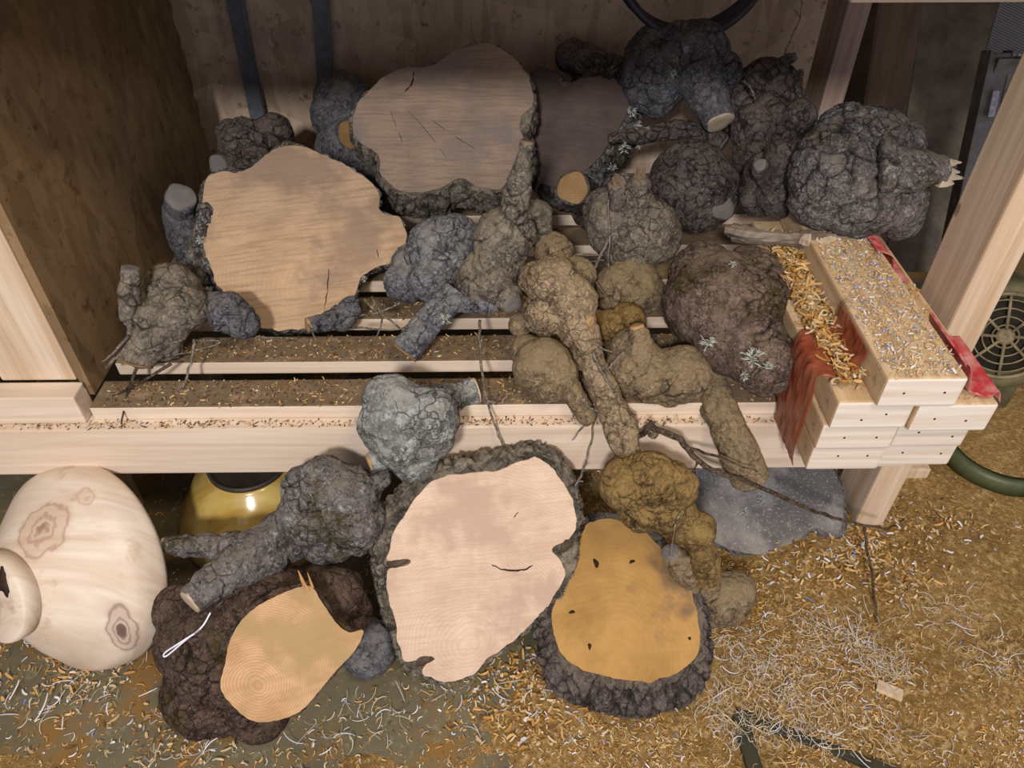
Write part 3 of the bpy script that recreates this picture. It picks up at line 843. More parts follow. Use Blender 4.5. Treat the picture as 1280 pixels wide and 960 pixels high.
# long rooted burl
longroot = burl('burl', 'long tan burl with knobbly head, thick stem and amber coloured ball', 'burl', 'tanrough',
     [(688,352,.95,33),(672,348,.96,24),(712,375,.94,33),(682,392,.94,30),(722,400,.93,20),(815,538,.83,13)],
     [[(712,395,.93,26),(730,425,.90,20),(745,465,.875,18),(762,505,.84,18),(775,530,.82,22),(785,565,.79,20),(790,590,.77,22)], [(720,395,.92,14),(738,402,.90,8)]], [('limb', 1, 'tan')],
     lump=.010, crack=.003, csc=40, hairs=[([(740,440,.85),(752,465,.83),(765,485,.82),(770,498,.81)], .003), ([(742,430,.85),(765,440,.84)], .002)])
burl('burl', '', 'burl', 'amber',  # lower ball in amber bark, stem above is tan
     [(784,606,.745,36),(812,598,.745,38),(840,606,.742,32),(800,630,.738,34),(828,632,.735,32),(868,664,.72,27)],
     [[(845,635,.735,18),(858,650,.725,18),(868,664,.72,20)], [(874,678,.715,18),(880,700,.71,20),(884,726,.70,17)]], [('limb', 1, 'tan')], root=longroot, pname='lower_ball', lump=.008, crack=.0035, csc=44,
     hairs=[([(850,640,.70),(842,665,.69),(838,700,.68)], .0015)])
burl('burl', 'smooth grey tan ball burl with a short amber stub, left of the long stem', 'burl', 'tan',
     [(680,458,.885,38),(690,470,.875,34),(660,440,.92,22),(650,405,.96,16)], [[(700,470,.865,15),(715,490,.855,14),(736,524,.845,13)]], [('limb', 0, 'amber')], lump=.004, crack=.0015,
     hairs=[([(670,490,.85),(690,480,.845),(712,470,.84)], .0015), ([(720,500,.84),(760,520,.82),(790,520,.81)], .0018)])
burl('burl', 'amber coloured knobbly burl behind the smooth two lobed tan burl', 'burl', 'amber',
     [(768,412,1.0,26),(785,402,1.01,24),(750,405,1.02,18)], lump=.006)
burl('burl', 'smooth two lobed tan burl with a limb drooping over the beam', 'burl', 'tan',
     [(795,460,.90,38),(812,472,.89,34),(790,440,.92,30),(852,468,.885,38),(835,480,.885,30)],
     [[(800,430,.91,15),(796,408,.92,10)], [(878,462,.93,24),(888,485,.90,22),(898,512,.86,22),(910,535,.825,22),(926,572,.80,24),(938,598,.79,25)]], [('limb', 0, 'tan'), ('limb', 1, 'grey')], lump=.005, crack=.0018,
     hairs=[([(780,440,.86),(765,455,.85),(755,470,.85)], .002)])
burl('burl', 'biggest brown two lobed burl with lichen, left of the lumber stack', 'burl', 'brown',
     [(893,375,.99,64),(920,385,.98,64),(880,350,1.02,46),(915,420,.93,50),(955,448,.88,42),(940,430,.90,44),(962,462,.87,34),(938,350,1.03,42)], lump=.010, crack=.004, csc=30,
     lich=((886,428,.845,14),(940,448,.81,18),(960,458,.81,10),(915,330,.95,7),(930,470,.81,9)))
burl('burl', 'huge cracked grey burl with a broken limb on top of the lumber stack', 'burl', 'lich',
     [(1040,215,1.12,54),(1085,190,1.15,56),(1060,175,1.18,46),(1075,245,1.10,56),(1115,245,1.10,44),(1120,185,1.17,36),(1135,215,1.14,30),(1030,245,1.1,40),(1128,270,1.11,26)],
     [[(1100,215,1.06,34),(1140,215,1.05,27),(1178,216,1.05,17)]], (), spl=((0, .035, 'pale'),), lump=.012, crack=.005, csc=26)
# broken splinter stick
root = thing('broken_branch', 'splintered pale broken branch lying between the brown burl and the lumber stack', 'branch', P(985, 295, 1.10))
V = []; Fc = []
for k in range(9):
    o1 = random.uniform(-9, 9); o2 = random.uniform(-5, 5)
    tube(V, Fc, smoothpath([P(912+random.uniform(-6, 20), 286+o1, 1.12), P(960, 294+o1*.8, 1.09), P(1005, 298+o2, 1.07), P(1030+random.uniform(-8, 16), 300+o2, 1.05)], 5, .0008),
         [.006+.004*math.sin(i/3+k) for i in range(16)], 6, .2)
link('grey_splinters', arr2me(V, Fc), wood_cut('weathered_splinter', (160, 148, 134), (110, 96, 82), 30, .3, .8), root, smooth=False)
V = []; Fc = []
tube(V, Fc, smoothpath([P(1005, 298, 1.065), P(1025, 302, 1.05), P(1046, 298, 1.04)], 5, .001), [.012, .011, .012, .010, .011, .009, .009, .008, .007, .005, .003], 7, .35)
link('pale_tip', arr2me(V, Fc), cutmat('pale'), root, smooth=False)

# ================================================================== in front of the beam
burl('burl', 'pale lichen grey ball burl perched on the front beam left of centre', 'burl', 'pale',
     [(500,515,.79,42),(530,520,.785,40),(505,545,.775,42),(490,500,.80,34),(532,548,.775,34),(520,575,.765,30),(490,530,.79,40)],
     [[(550,500,.84,20),(575,494,.875,16),(594,488,.885,19)], [(480,570,.765,14),(462,578,.755,12)]], [('limb', 0, 'pale'), ('limb', 1, 'tan')], lump=.012, crack=.0035)
burl('burl', 'lichen grey burl with two cut limbs pointing left, above the fresh cut log', 'burl', 'lich',
     [(405,600,.755,36),(425,620,.745,44),(395,640,.74,46),(440,650,.735,40),(410,670,.725,38),(360,670,.73,36),(440,615,.75,36),(385,610,.755,34)],
     [[(370,665,.73,36),(320,682,.735,22),(260,682,.74,15),(206,681,.745,11)], [(335,690,.70,34),(300,705,.66,28),(265,728,.63,24),(238,752,.60,19)], [(450,620,.755,24),(475,598,.77,18),(490,592,.775,15)]],
     [('limb', 0, 'pale'), ('limb', 1, 'pale')], lump=.011, crack=.004)
burl('burl', 'smooth stone grey ball burl on the floor between the fresh cut log and pink slice', 'burl', 'slate',
     [(460,815,.635,34),(465,800,.65,28)], lump=.004, crack=.0012)
burl('burl', 'low rounded tan burl with wedge stub on the floor, right of the amber slice', 'burl', 'tan',
     [(905,748,.728,35),(890,755,.725,28),(918,740,.735,28)], [[(880,738,.72,24),(858,712,.715,19),(838,690,.71,13)]], [('limb', 0, 'grey')], lump=.006)

# twigs of the long root, and loose sticks
def loose(label, paths, mat=TWIGM, name='twig', cat='twig'):
    return twig(name, paths, mat, label, cat)
loose('long bare twig running from the long root down to the right towards the rack leg',
      [([P(815,535,.81), P(850,550,.79), P(880,582,.77), P(940,605,.76), P(1010,635,.78), P(1060,652,.80), P(1110,662,.82)], .0055, .0022),
       ([P(860,560,.785), P(900,572,.76), P(948,590,.74)], .0028, .0012), ([P(872,578,.775), P(868,590,.765), P(866,600,.76)], .002, .001),
       ([P(815,530,.81), P(800,545,.80), P(790,540,.80)], .006, .003)])
loose('dark upright twig standing in the shavings below the lumber stack', [([PZ(1098,786,.004), PZ(1092,735,.05), P(1084,690,.80), P(1080,658,.82)], .0022, .0028)])
loose('stick lying on the sawdust from the rack leg towards the machine base', [([PZ(1105,664,.012), PZ(1150,640,.012), PZ(1200,612,.012)], .003, .004)])
loose('thin forked dead twig on the front slat near the left post',
      [([P(243,425,.95), P(238,455,.925), P(228,490,.90), P(226,505,.87)], .0026, .0014), ([P(243,425,.95), P(275,428,.95), P(215,445,.94)], .0018, .001)], TWIGP)
loose('thin knobbly twig hanging down over the front beam left of centre',
      [([P(600,400,1.0), P(600,440,.93), P(606,490,.86), P(618,530,.83), P(630,560,.825)], .0026, .0014), ([P(608,500,.85), P(625,505,.84), P(636,490,.85)], .0016, .001)], TWIGP)
loose('slender pale twig with buds dangling in front of the beam beside the pink slice',
      [([P(742,530,.83), P(735,570,.80), P(728,590,.79), P(716,612,.78)], .0015, .002), ([P(728,590,.79), P(735,588,.785)], .0016, .0014), ([P(722,602,.785), P(729,602,.78)], .0016, .0014), ([P(735,528,.83), P(715,550,.82)], .0015, .001)], TWIGP)
loose('tangle of thin grey twigs on the slats beneath the tan slice',
      [([P(455,375,1.04), P(480,395,1.0), P(512,420,.96)], .0025, .0015), ([P(450,395,1.02), P(480,388,1.0), P(500,378,1.0)], .002, .0014), ([P(465,370,1.04), P(478,400,.99), P(470,420,.97)], .002, .001),
       ([P(445,410,1.0), P(490,412,.97), P(530,402,.97)], .002, .001), ([P(320,420,.98), P(360,424,.97), P(390,428,.96)], .002, .001), ([P(385,405,.98), P(395,425,.96)], .002, .001)], TWIGP)

# ================================================================== turned bowls
def lathe(name, prof, c, n, mat, parent=None, N=96):
    x, y = frame(Vector(n).normalized()); n = Vector(n).normalized(); V = []; Fc = []
    for r, h in prof:
        for k in range(N):
            t = 2*math.pi*k/N; V.append(c+(x*math.cos(t)+y*math.sin(t))*r+n*h)
    for j in range(len(prof)-1):
        for k in range(N):
            a = j*N+k; b = j*N+(k+1) % N; Fc.append((a, b, b+N, a+N))
    Fc.append(tuple(reversed(range(N)))); Fc.append(tuple((len(prof)-1)*N+k for k in range(N)))
    return link(name, arr2me(V, Fc), mat, parent)
m = NT('turned_maple', .55, .35)
w = m.noise(1, 4, .6, m.map((5, 30, 8), rot=(.4, .2, .9)), 1.2)
c = m.mix(m.mr(w, .35, .7), (222, 208, 190), (200, 178, 154))
c = m.mix(m.mr(m.noise(8, 5, .7, m.map(loc=(.3, 1.2, 4))), .57, .68, 0, .7), c, (166, 132, 98))
n1 = Vector((-.44, -.745, .50)).normalized(); c1 = P(112, 706, .755)
bowl = thing('bowl_blank', 'pale rough turned wooden bowl blank with round foot, leaning on the beam at left', 'bowl', (c1.x, c1.y, 0))
R1 = .174
def spot(m, c, px, py, h, rx, ry, core, ring, dist=.012, bc=None):
    p = PPL(px, py, c1+n1*h, n1)-bc; sx = 1/(rx*S(p+bc)); sy = 1/(ry*S(p+bc))
    v = m.n('ShaderNodeVectorMath', operation='SUBTRACT'); m.l(m.co, v.inputs[0]); v.inputs[1].default_value = p
    dn = m.n('ShaderNodeTexNoise'); m.l(m.co, dn.inputs['Vector']); dn.inputs['Scale'].default_value = 35; dn.inputs['Detail'].default_value = 4
    a = m.n('ShaderNodeVectorMath', operation='MULTIPLY_ADD'); m.l(dn.outputs['Color'], a.inputs[0]); a.inputs[1].default_value = (dist*2,)*3; m.l(v.outputs[0], a.inputs[2])
    a2 = m.n('ShaderNodeVectorMath', operation='SUBTRACT'); m.l(a.outputs[0], a2.inputs[0]); a2.inputs[1].default_value = (dist,)*3
    a3 = m.n('ShaderNodeVectorMath', operation='MULTIPLY'); m.l(a2.outputs[0], a3.inputs[0]); a3.inputs[1].default_value = (sx, sy*.75, sy*.75)
    l = m.n('ShaderNodeVectorMath', operation='LENGTH'); m.l(a3.outputs[0], l.inputs[0]); q = l.outputs['Value']
    c = m.mix(m.mr(q, 1.15, .85, 0, .55), c, ring)
    c = m.mix(m.math('MULTIPLY', m.mr(m.math('SINE', m.math('MULTIPLY', q, 16)), .2, 1), m.mr(q, 1.1, .9, 0, .5)), c, core)
    return m.mix(m.mr(q, .38, .28, 0, .9), c, core)
bcb = Vector((c1.x, c1.y, 0))
c = spot(m, c, 60, 664, .085, 34, 30, (150, 118, 96), (190, 160, 134), .02, bcb)
c = spot(m, c, 151, 792, .055, 17, 32, (96, 74, 66), (178, 152, 138), .010, bcb)
c = spot(m, c, 142, 722, .075, 5, 6, (110, 84, 72), (160, 132, 116), .003, bcb)
c = spot(m, c, 95, 615, .060, 22, 14, (176, 146, 118), (200, 174, 150), .02, bcb)
m.color(c); m.bump(w, .0006, .4)
lathe('bowl_body', [(R1*.9, -.012), (R1*.985, -.010), (R1, -.004), (R1*.995, .004), (R1*.985, .020), (R1*.955, .036), (R1*.925, .043), (R1*.90, .047), (R1*.72, .078), (R1*.52, .106), (R1*.42, .118), (R1*.36, .124)], c1, n1, m.m, bowl)
body = bowl.children[0] if bowl.children else None
ft = lathe('foot', [(R1*.36, .110), (R1*.36, .124), (R1*.39, .130), (R1*.40, .140), (R1*.395, .150), (R1*.375, .153), (R1*.2, .153), (.002, .153)], c1, n1, m.m, bowl)
def disc_mark(parent, px, py, rx, ry, an, c, n, mat, name='knot', lift=.0012):
    x, y = frame(n); ctr = PPL(px, py, c, n); V = [ctr+n*(lift+.0006)]; Fc = []; N = 24
    rx *= S(ctr); ry *= S(ctr)
    ux = x*math.cos(an)+y*math.sin(an); uy = -x*math.sin(an)+y*math.cos(an)
    for i in range(N):
        t = 2*math.pi*i/N; q = 1+.22*math.sin(3*t+px)+.12*random.uniform(-1, 1)
        V.append(ctr+ux*math.cos(t)*rx*q+uy*math.sin(t)*ry*q+n*lift)
    for i in range(N): Fc.append((0, 1+i, 1+(i+1) % N))
    for i in range(N): V.append(V[1+i]-n*.006)
    for i in range(N): Fc.append((1+i, 1+N+i, 1+N+(i+1) % N, 1+(i+1) % N))
    return sublink(name, arr2me(V, Fc), mat, parent)
KN = simple('brown_knot', (112, 84, 68), .8, .2, nz=60); KN2 = simple('knot_ring', (176, 150, 128), .7, .2, nz=40)
KD = simple('dark_knot', (66, 46, 36), .8, .2, nz=60)
disc_mark(ft, 4, 728, 11, 17, .3, c1+n1*.153, n1, KD)

m = NT('lacquered_yellow_wood', .18, .6)
w = m.noise(1, 4, .6, m.map((4, 18, 6), rot=(.4, .2, .9)), 1.)
m.color(m.mix(m.mr(w, .35, .65), (206, 184, 112), (168, 132, 56))); m.b.inputs['Coat Weight'].default_value = .6
c2 = P(310, 574, .96); c2 = Vector((c2.x, c2.y, 0))
zt = P(310, 574, .96).z
b2 = thing('lacquered_bowl', 'glossy yellow lacquered wooden bowl upside down on the floor under the beam', 'bowl', c2)
lathe('bowl_body', [(.150, .0), (.158, .002), (.160, .012), (.156, .03), (.134, zt*.45), (.108, zt*.74), (.086, zt*.88), (.078, zt*.93), (.076, zt*.95)], c2, (0, 0, 1), m.m, b2)
lathe('foot', [(.073, zt*.9), (.075, zt), (.071, zt+.002), (.067, zt-.002), (.062, zt-.006), (.001, zt-.006)], c2, (0, 0, 1), simple('dark_foot', (70, 62, 54), .5, .4, nz=30), b2)

# ================================================================== lumber stack
ENDW = lumber('board_end_white', (226, 218, 208), (206, 190, 170), 0, knots=False)
BOARDM = lumber('stack_board', (214, 188, 150), (184, 152, 112), 1, dirt=.3)
stack = []
def sboard(x0, x1, y0, y1, z0, z1, label):
    root = thing('board', label, 'board', ((x0+x1)/2, (y0+y1)/2, z0), 'stacked lumber on the right end of the shelf')
    bm = bmesh.new(); box(bm, (x0, y0, z0+.0004), (x1, y1, z1-.0004), .004)
    o = link('timber', bm2me(bm), [BOARDM, ENDW], root, smooth=False)
    for p in o.data.polygons:
        if p.normal.y < -.7: p.material_index = 1
    V = []; Fc = []
    for fx in (.3, .75):
        xx = x0+(x1-x0)*(fx+random.uniform(-.08, .08)); zz = (z0+z1)/2+random.uniform(-.008, .008)
        V = []; Fc = []
        tube(V, Fc, [Vector((xx, y0+.002, zz)), Vector((xx, y0-.0006, zz))], [.0018, .0016], 8)
        link('nail_hole', arr2me(V, Fc), CRACKM, root)
    return root
h = .05
sboard(.438, .543, .745, 1.20, .355, .405, 'bottom left board in the lumber stack, its end resting out over the beam')
sboard(.545, .650, .752, 1.20, .355, .405, 'bottom right board in the lumber stack, its end resting out over the beam')
sboard(.436, .542, .738, 1.20, .405, .455, 'left board in the second layer of the lumber stack from the bottom')
sboard(.544, .645, .742, 1.20, .405, .455, 'right board in the second layer of the lumber stack from the bottom')
sboard(.440, .543, .730, 1.20, .455, .505, 'left board in the third layer, heaped with shavings beside the top board')
sboard(.545, .650, .724, 1.20, .455, .505, 'right board in the third layer, jutting furthest right under the top board')
sboard(.485, .588, .720, 1.19, .505, .555, 'single topmost board of the lumber stack, dusted with blue and white chips')
# lone upright board at inner left edge
board('edge_board', (.424, .80, ZS+.001), (.4365, 1.15, .512), BOARDM, 'thin edge board standing along the left side of the lumber stack', 'board')

RED = NT('red_plastic_wrap', .35, .5); RED.color(RED.mix(RED.mr(RED.noise(24, 4, .6), .35, .65), (150, 66, 40), (178, 104, 74)))
RED.b.inputs['Transmission Weight'].default_value = .25; RED.b.inputs['Alpha'].default_value = .72
def sheet(name, path, y0, y1, mat, label, skew=0, wr=.003, nseg=26, y1b=None):
    """path: list of (x,z); swept along y with wrinkles; given thickness by solidify"""
    pts = smoothpath([Vector((a, 0, b)) for a, b in path], 6); V = []; Fc = []
    for i, p in enumerate(pts):
        f = i/(len(pts)-1)
        for j in range(nseg+1):
            t = j/nseg; yy = y0+(y1-y0)*t+skew*f+.004*math.sin(f*17+t*4)
            k = wr*(.6*math.sin(t*19+f*6)+.5*math.sin(t*43+f*15+1)+.5*math.sin(f*31+t*5))
            V.append(Vector((p.x-abs(k), yy, p.z+abs(k))))
    n = nseg+1
    for i in range(len(pts)-1):
        for j in range(nseg): Fc.append((i*n+j, i*n+j+1, (i+1)*n+j+1, (i+1)*n+j))
    o = link(name, arr2me(V, Fc), mat)
    s = o.modifiers.new('s', 'SOLIDIFY'); s.thickness = .0006
    tag(o, label, 'plastic wrap'); return o
sheet('plastic_wrap', [(.421,.36),(.418,.42),(.417,.47),(.420,.513),(.440,.517),(.465,.512),(.478,.528),(.481,.553)], .748, .85, RED.m, 'torn red plastic wrap draped down the left side of the lumber stack', skew=.03)
PINK = NT('pink_plastic_wrap', .3, .5); PINK.color(PINK.mix(PINK.mr(PINK.noise(30, 4, .6), .4, .6), (214, 150, 140), (190, 60, 66))); PINK.b.inputs['Alpha'].default_value = .75
sheet('plastic_wrap', [(.590,.560),(.597,.556),(.610,.516),(.632,.509),(.654,.512),(.656,.50)], .735, .86, PINK.m, 'crumpled pink plastic wrap at the right front corner of the lumber stack', wr=.002)
sheet('plastic_wrap', [(.575,.560),(.594,.558),(.606,.54),(.618,.512),(.640,.509)], 1.0, 1.15, PINK.m, 'pink plastic flap at the back right of the lumber stack, below the huge burl', wr=.003)

# ================================================================== right background
def qpanel(name, px, Y, mat, label, cat, t=.006, kind=None):
    """px: 4 (x,y) corners; Y: 4 depths -> thick panel"""
    A = [P(p[0], p[1], yy) for p, yy in zip(px, Y)]
    n = (A[1]-A[0]).cross(A[3]-A[0]).normalized()
    if n.dot(CAM-A[0]) < 0: n = -n
    V = A+[a-n*t for a in A]; Fc = [(0, 1, 2, 3), (7, 6, 5, 4), (0, 4, 5, 1), (1, 5, 6, 2), (2, 6, 7, 3), (3, 7, 4, 0)]
    me = arr2me(V, Fc); b = bmesh.new(); b.from_mesh(me); bmesh.ops.recalc_face_normals(b, faces=b.faces); b.to_mesh(me); b.free()
    o = link(name, me, mat, None, smooth=False)
    if label: tag(o, label, cat)
    return o
CARD = simple('brown_board', (122, 112, 96), .8, .2, nz=14)
qpanel('leaning_board', [(1158,-20),(1262,-20),(1185,340),(1105,340)], (1.75,1.72,1.50,1.52), CARD, 'grey brown board leaning behind the right post', 'board', .008)
qpanel('pale_plank', [(1106,-20),(1170,-20),(1060,560),(1020,560)], (2.0,2.0,1.85,1.85), lumber('back_plank', (120, 98, 80), (98, 78, 62), 2), 'brown plank standing behind the rack, left of the leaning board', 'plank', .02)
# ribbed panel
m = NT('ribbed_plastic', .35, .5)
wv = m.n('ShaderNodeTexWave', wave_type='BANDS', bands_direction='DIAGONAL'); m.l(m.co, wv.inputs['Vector']); wv.inputs['Scale'].default_value = 55
m.color(m.mix(wv.outputs['Fac'], (120, 128, 134), (188, 196, 202))); m.bump(wv.outputs['Fac'], .002, .8)
qpanel('ribbed_panel', [(1256,-20),(1340,-20),(1320,68),(1232,66)], (1.55,1.55,1.40,1.40), m.m, 'ribbed translucent plastic panel in the top right corner', 'panel', .006)
# metal channel with sticker
ch = thing('metal_channel', 'grey galvanised metal channel leaning behind the right front post', 'metal channel', P(1185, 330, 1.25))
GALV = simple('galvanised_metal', (132, 130, 126), .5, .5, .35, nz=25)
A = P(1252, 66, 1.30); B = P(1190, 345, 1.18)
B = B+(B-A).normalized()*.15
bm = bmesh.new(); bar(bm, A, B, .034, .004); bar(bm, A+Vector((.018, .012, 0)), B+Vector((.018, .012, 0)), .004, .03); bar(bm, A+Vector((-.018, .012, 0)), B+Vector((-.018, .012, 0)), .004, .03)
link('web', bm2me(bm), GALV, ch, smooth=False)
bm = bmesh.new(); bar(bm, P(1240, 92, 1.29), P(1300, 92, 1.29), .05, .006); link('flange', bm2me(bm), GALV, ch, smooth=False)
bm = bmesh.new(); bar(bm, P(1243, 112, 1.276)+Vector((.002, -.004, 0)), P(1236, 145, 1.262)+Vector((.002, -.004, 0)), .012, .002)
link('sticker', bm2me(bm), simple('white_sticker', (206, 210, 222), .5, .4, nz=180), ch, smooth=False)

# motor / machine
mo = P(1256, 420, 1.12)
mot = thing('electric_motor', 'dusty electric motor with round spoked fan grille behind the right post', 'motor', (mo.x+.06, mo.y+.09, 0.06))
MOTM = simple('dusty_olive_paint', (112, 106, 76), .7, .3, .1, nz=18); DK = simple('dark_fan_cavity', (38, 34, 26), .8, .2)
GRILL = simple('dusty_grille', (142, 128, 98), .7, .3, nz=40)
nm = Vector((-.38, -.78, .40)).normalized()
R = 52*S(mo)
lathe('housing', [(R*.80, -.26), (R*1.30, -.25), (R*1.36, -.2), (R*1.38, -.03), (R*1.28, -.008), (R*1.08, -.002), (R*1.02, -.004), (R*.98, -.014), (R*.5, -.016)], mo, nm, MOTM, mot)
V = []; Fc = []; x, y = frame(nm)
for k in (.28, .48, .68, .88, 1.02):
    pts = [mo+(x*math.cos(t*.0982)+y*math.sin(t*.0982))*R*k+nm*(.006*(1-k*k)) for t in range(65)]
    tube(V, Fc, pts, [.0016 if k < 1 else .004]*65, 6, cap=False)
for k in range(8):
    t = k*math.pi/4+.2; d = x*math.cos(t)+y*math.sin(t)
    tube(V, Fc, [mo+d*R*.16+nm*.006, mo+d*R*.6+nm*.004, mo+d*R], [.0032, .003, .003], 6)
link('fan_grille', arr2me(V, Fc), GRILL, mot)
lathe('hub', [(R*.2, -.01), (R*.2, .006), (R*.14, .009), (R*.05, .009), (R*.045, .006), (.0005, .006)], mo, nm, GRILL, mot)
lathe('fan_disc', [(R*.9, -.010), (R*.88, -.0085), (.001, -.0085)], mo, nm, DK, mot)
# base plate
GREEN = simple('olive_green_paint', (84, 92, 62), .45, .4, nz=12)
bp = PZ(1330, 520, .055)
SAWM = NT('sawdust', .95, .05)
c = SAWM.mix(SAWM.mr(SAWM.noise(6, 5, .65), .35, .65), (166, 134, 84), (136, 106, 60))
c = SAWM.mix(SAWM.mr(SAWM.noise(90, 4, .75), .48, .66), c, (206, 174, 116))
c = SAWM.mix(SAWM.mr(SAWM.noise(130, 3, .75, SAWM.map(loc=(4, 4, 4))), .58, .7), c, (108, 76, 36))
SAWM.color(c); SAWM.bump(SAWM.noise(140, 5, .8), .006, 1); SAWM.bump(SAWM.noise(40, 4, .7), .008, .7)
bs = thing('machine_base', 'rounded olive green machine base strewn with sawdust at the right edge', 'machine base', (bp.x, bp.y, 0))
def rrect(cx, cy, hx, hy, r, n=10):
    out = []
    for (sx, sy, a0) in ((1, 1, 0), (-1, 1, 90), (-1, -1, 180), (1, -1, 270)):
        for k in range(n+1):
            a = math.radians(a0+90*k/n); out.append((cx+sx*(hx-r)+r*math.cos(a), cy+sy*(hy-r)+r*math.sin(a)))
    return out
fl = PZ(1205, 585, .05)
cx = fl.x+.25; cy = fl.y+.12
V = []; Fc = []; prof = [(0, .018), (0, .045), (-.004, .052), (-.014, .053), (-.018, .045)]
for off, z in prof:
    for (a, b) in rrect(cx, cy, .26+off, .17+off, .12+off): V.append((a, b, z))
n = 44
for j in range(len(prof)-1):
    for k in range(n): Fc.append((j*n+k, j*n+(k+1) % n, (j+1)*n+(k+1) % n, (j+1)*n+k))
Fc.append(tuple(reversed(range(n)))); Fc.append(tuple((len(prof)-1)*n+k for k in range(n)))
link('base_tray', arr2me(V, Fc), GREEN, bs)
V = [(a, b, .047) for a, b in rrect(cx, cy, .235, .145, .10)]+[(cx+(a-cx)*.6, cy+(b-cy)*.6, .056+.004*math.sin(i)) for i, (a, b) in enumerate(rrect(cx, cy, .235, .145, .10))]
Fc = [(k, (k+1) % n, n+(k+1) % n, n+k) for k in range(n)]+[tuple(n+k for k in range(n))]
link('sawdust_cover', arr2me(V, Fc), SAWM.m, bs)
for dx, dy in ((-.18, -.10), (.18, -.10), (-.18, .10), (.18, .10)):
    lathe('rubber_foot', [(.022, 0), (.026, .004), (.026, .02)], Vector((cx+dx, cy+dy, 0)), (0, 0, 1), DK, bs, N=24)
bm = bmesh.new(); box(bm, (mo.x+.05, mo.y+.06, .05), (mo.x+.14, mo.y+.2, mo.z-.02), .006); link('mounting_foot', bm2me(bm), MOTM, mot, smooth=False)

# ================================================================== sawdust sheet and shavings
def cover(x, y):
    """sawdust depth (m) at floor points"""
    p = np.stack([x, y, np.zeros_like(x)], 1)
    b = sstep(-.15, .55, x+.35*fbm(p*3, 50, 3))
    f = fbm(p*7, 70, 4)
    lowc = sstep(-.05, .35, fbm(p*5, 90, 3)+.10)
    d = -.004+b*(.014+.012*f)+(1-b)*(.008*lowc*(1+f)-.001)
    d += .010*np.exp(-((x-.75)**2/.09+(y-.75)**2/.05)) + .012*np.exp(-((x-.30)**2/.03+(y-.42)**2/.01))*0
    d += .0020*fbm(p*60, 80, 3)
    # bare trench where the floor strip shows
    return d
nx, ny = 420, 260
gx = np.linspace(-1.1, 1.5, nx); gy = np.linspace(.30, 1.5, ny)
X, Y = np.meshgrid(gx, gy); xs = X.ravel(); ys = Y.ravel()
hz = cover(xs, ys)
edge = np.minimum(np.minimum(xs+1.1, 1.5-xs), np.minimum(ys-.30, 1.5-ys)); hz = np.where(edge < .01, -.004, hz)
V = np.stack([xs, ys, hz], 1)
idx = np.arange(nx*ny).reshape(ny, nx)
q = np.stack([idx[:-1, :-1].ravel(), idx[:-1, 1:].ravel(), idx[1:, 1:].ravel(), idx[1:, :-1].ravel()], 1)
keep = hz[q].max(1) > -.0015
me = arr2me(V.tolist(), q[keep].tolist())
o = link('sawdust', me, SAWM.m); tag(o, 'thick amber sawdust spread over the concrete floor', 'sawdust', kind='stuff')

def ribbons(N, sampler, Lr, wr, curl, cols, name, label, cat, zfun, th=.0004, parent=None, lift=.004):
    V = []; Fc = []; MI = []
    K = 6
    for i in range(N):
        x, y = sampler(); z = zfun(x, y)
        L = random.uniform(*Lr)*random.choice((.5, .7, 1, 1)); w = random.uniform(*wr)
        a = random.uniform(0, 6.28); cu = random.uniform(-curl, curl); el = random.uniform(-.25, .5)
        cv = random.uniform(0, 2.5) if random.random() < .5 else 0.3
        p = Vector((x, y, z+random.uniform(.0005, lift))); b = len(V)
        d = a; e = el
        tw = random.uniform(-.8, .8)
        for k in range(K):
            side = Vector((-math.sin(d)*math.cos(tw), math.cos(d)*math.cos(tw), math.sin(tw)))*w*.5*(1-.35*abs(k-2.5)/2.5)
            V.append(p+side); V.append(p-side)
            p = p+Vector((math.cos(d)*math.cos(e), math.sin(d)*math.cos(e), math.sin(e)))*L/(K-1)
            p.z = max(p.z, z)
            d += cu/(K-1); e += cv*(-.4 if e > .3 else .25)/(K-1)*random.uniform(.4, 1.4)
        m = random.choices(range(len(cols)), [c[1] for c in cols])[0]
        for k in range(K-1): Fc.append((b+2*k, b+2*k+1, b+2*k+3, b+2*k+2)); MI.append(m)
    me = arr2me(V, Fc)
    o = link(name, me, [c[0] for c in cols], parent)
    me.polygons.foreach_set('material_index', MI)
    if label: tag(o, label, cat, kind='stuff')
    return o
SH = [(simple('shaving_cream', (204, 182, 142), .7, .2), 4), (simple('shaving_tan', (196, 158, 100), .7, .2), 5), (simple('shaving_amber', (170, 124, 58), .7, .2), 4),
      (simple('shaving_white', (206, 204, 208), .6, .3), 1.6), (simple('shaving_brown', (128, 92, 48), .8, .2), 2), (simple('shaving_blue', (120, 140, 196), .6, .3), .12)]
def floorz(x, y):
    r = cover(np.array([x]), np.array([y]))[0]; return max(0.0, float(r))
# density map by rejection
def dens(x, y):
    v = .12
    if x > -.1: v = .4
    if x > .25: v = .5
    for (a, b, Y) in (): pass
    n = float(fbm(np.array([[x*6, y*6, 0.]]), 33, 2)[0]); v *= max(.08, .6+1.5*n)
    return v
def samp():
    while True:
        y = .40+.95*random.random()**1.6; x = random.uniform(-1.0, 1.3)
        if abs(x) > y*.45+.62: continue
        if random.random() < dens(x, y): return x, y
ribbons(17000, samp, (.003, .014), (.0010, .0026), 3.4, SH, 'wood_shavings', 'curly wood shavings and chips scattered over the sawdust floor', 'shavings', floorz)
def clus(cs):
    cs = [(PZ(a, b, .01), s) for a, b, s in cs]
    def f():
        c, s = random.choice(cs); return random.gauss(c.x, s), random.gauss(c.y, s*.6)
    return f
PALE = [(SH[0][0], 4), (SH[3][0], 3), (simple('shaving_grey', (170, 160, 140), .7, .2), 4), (SH[1][0], 2)]
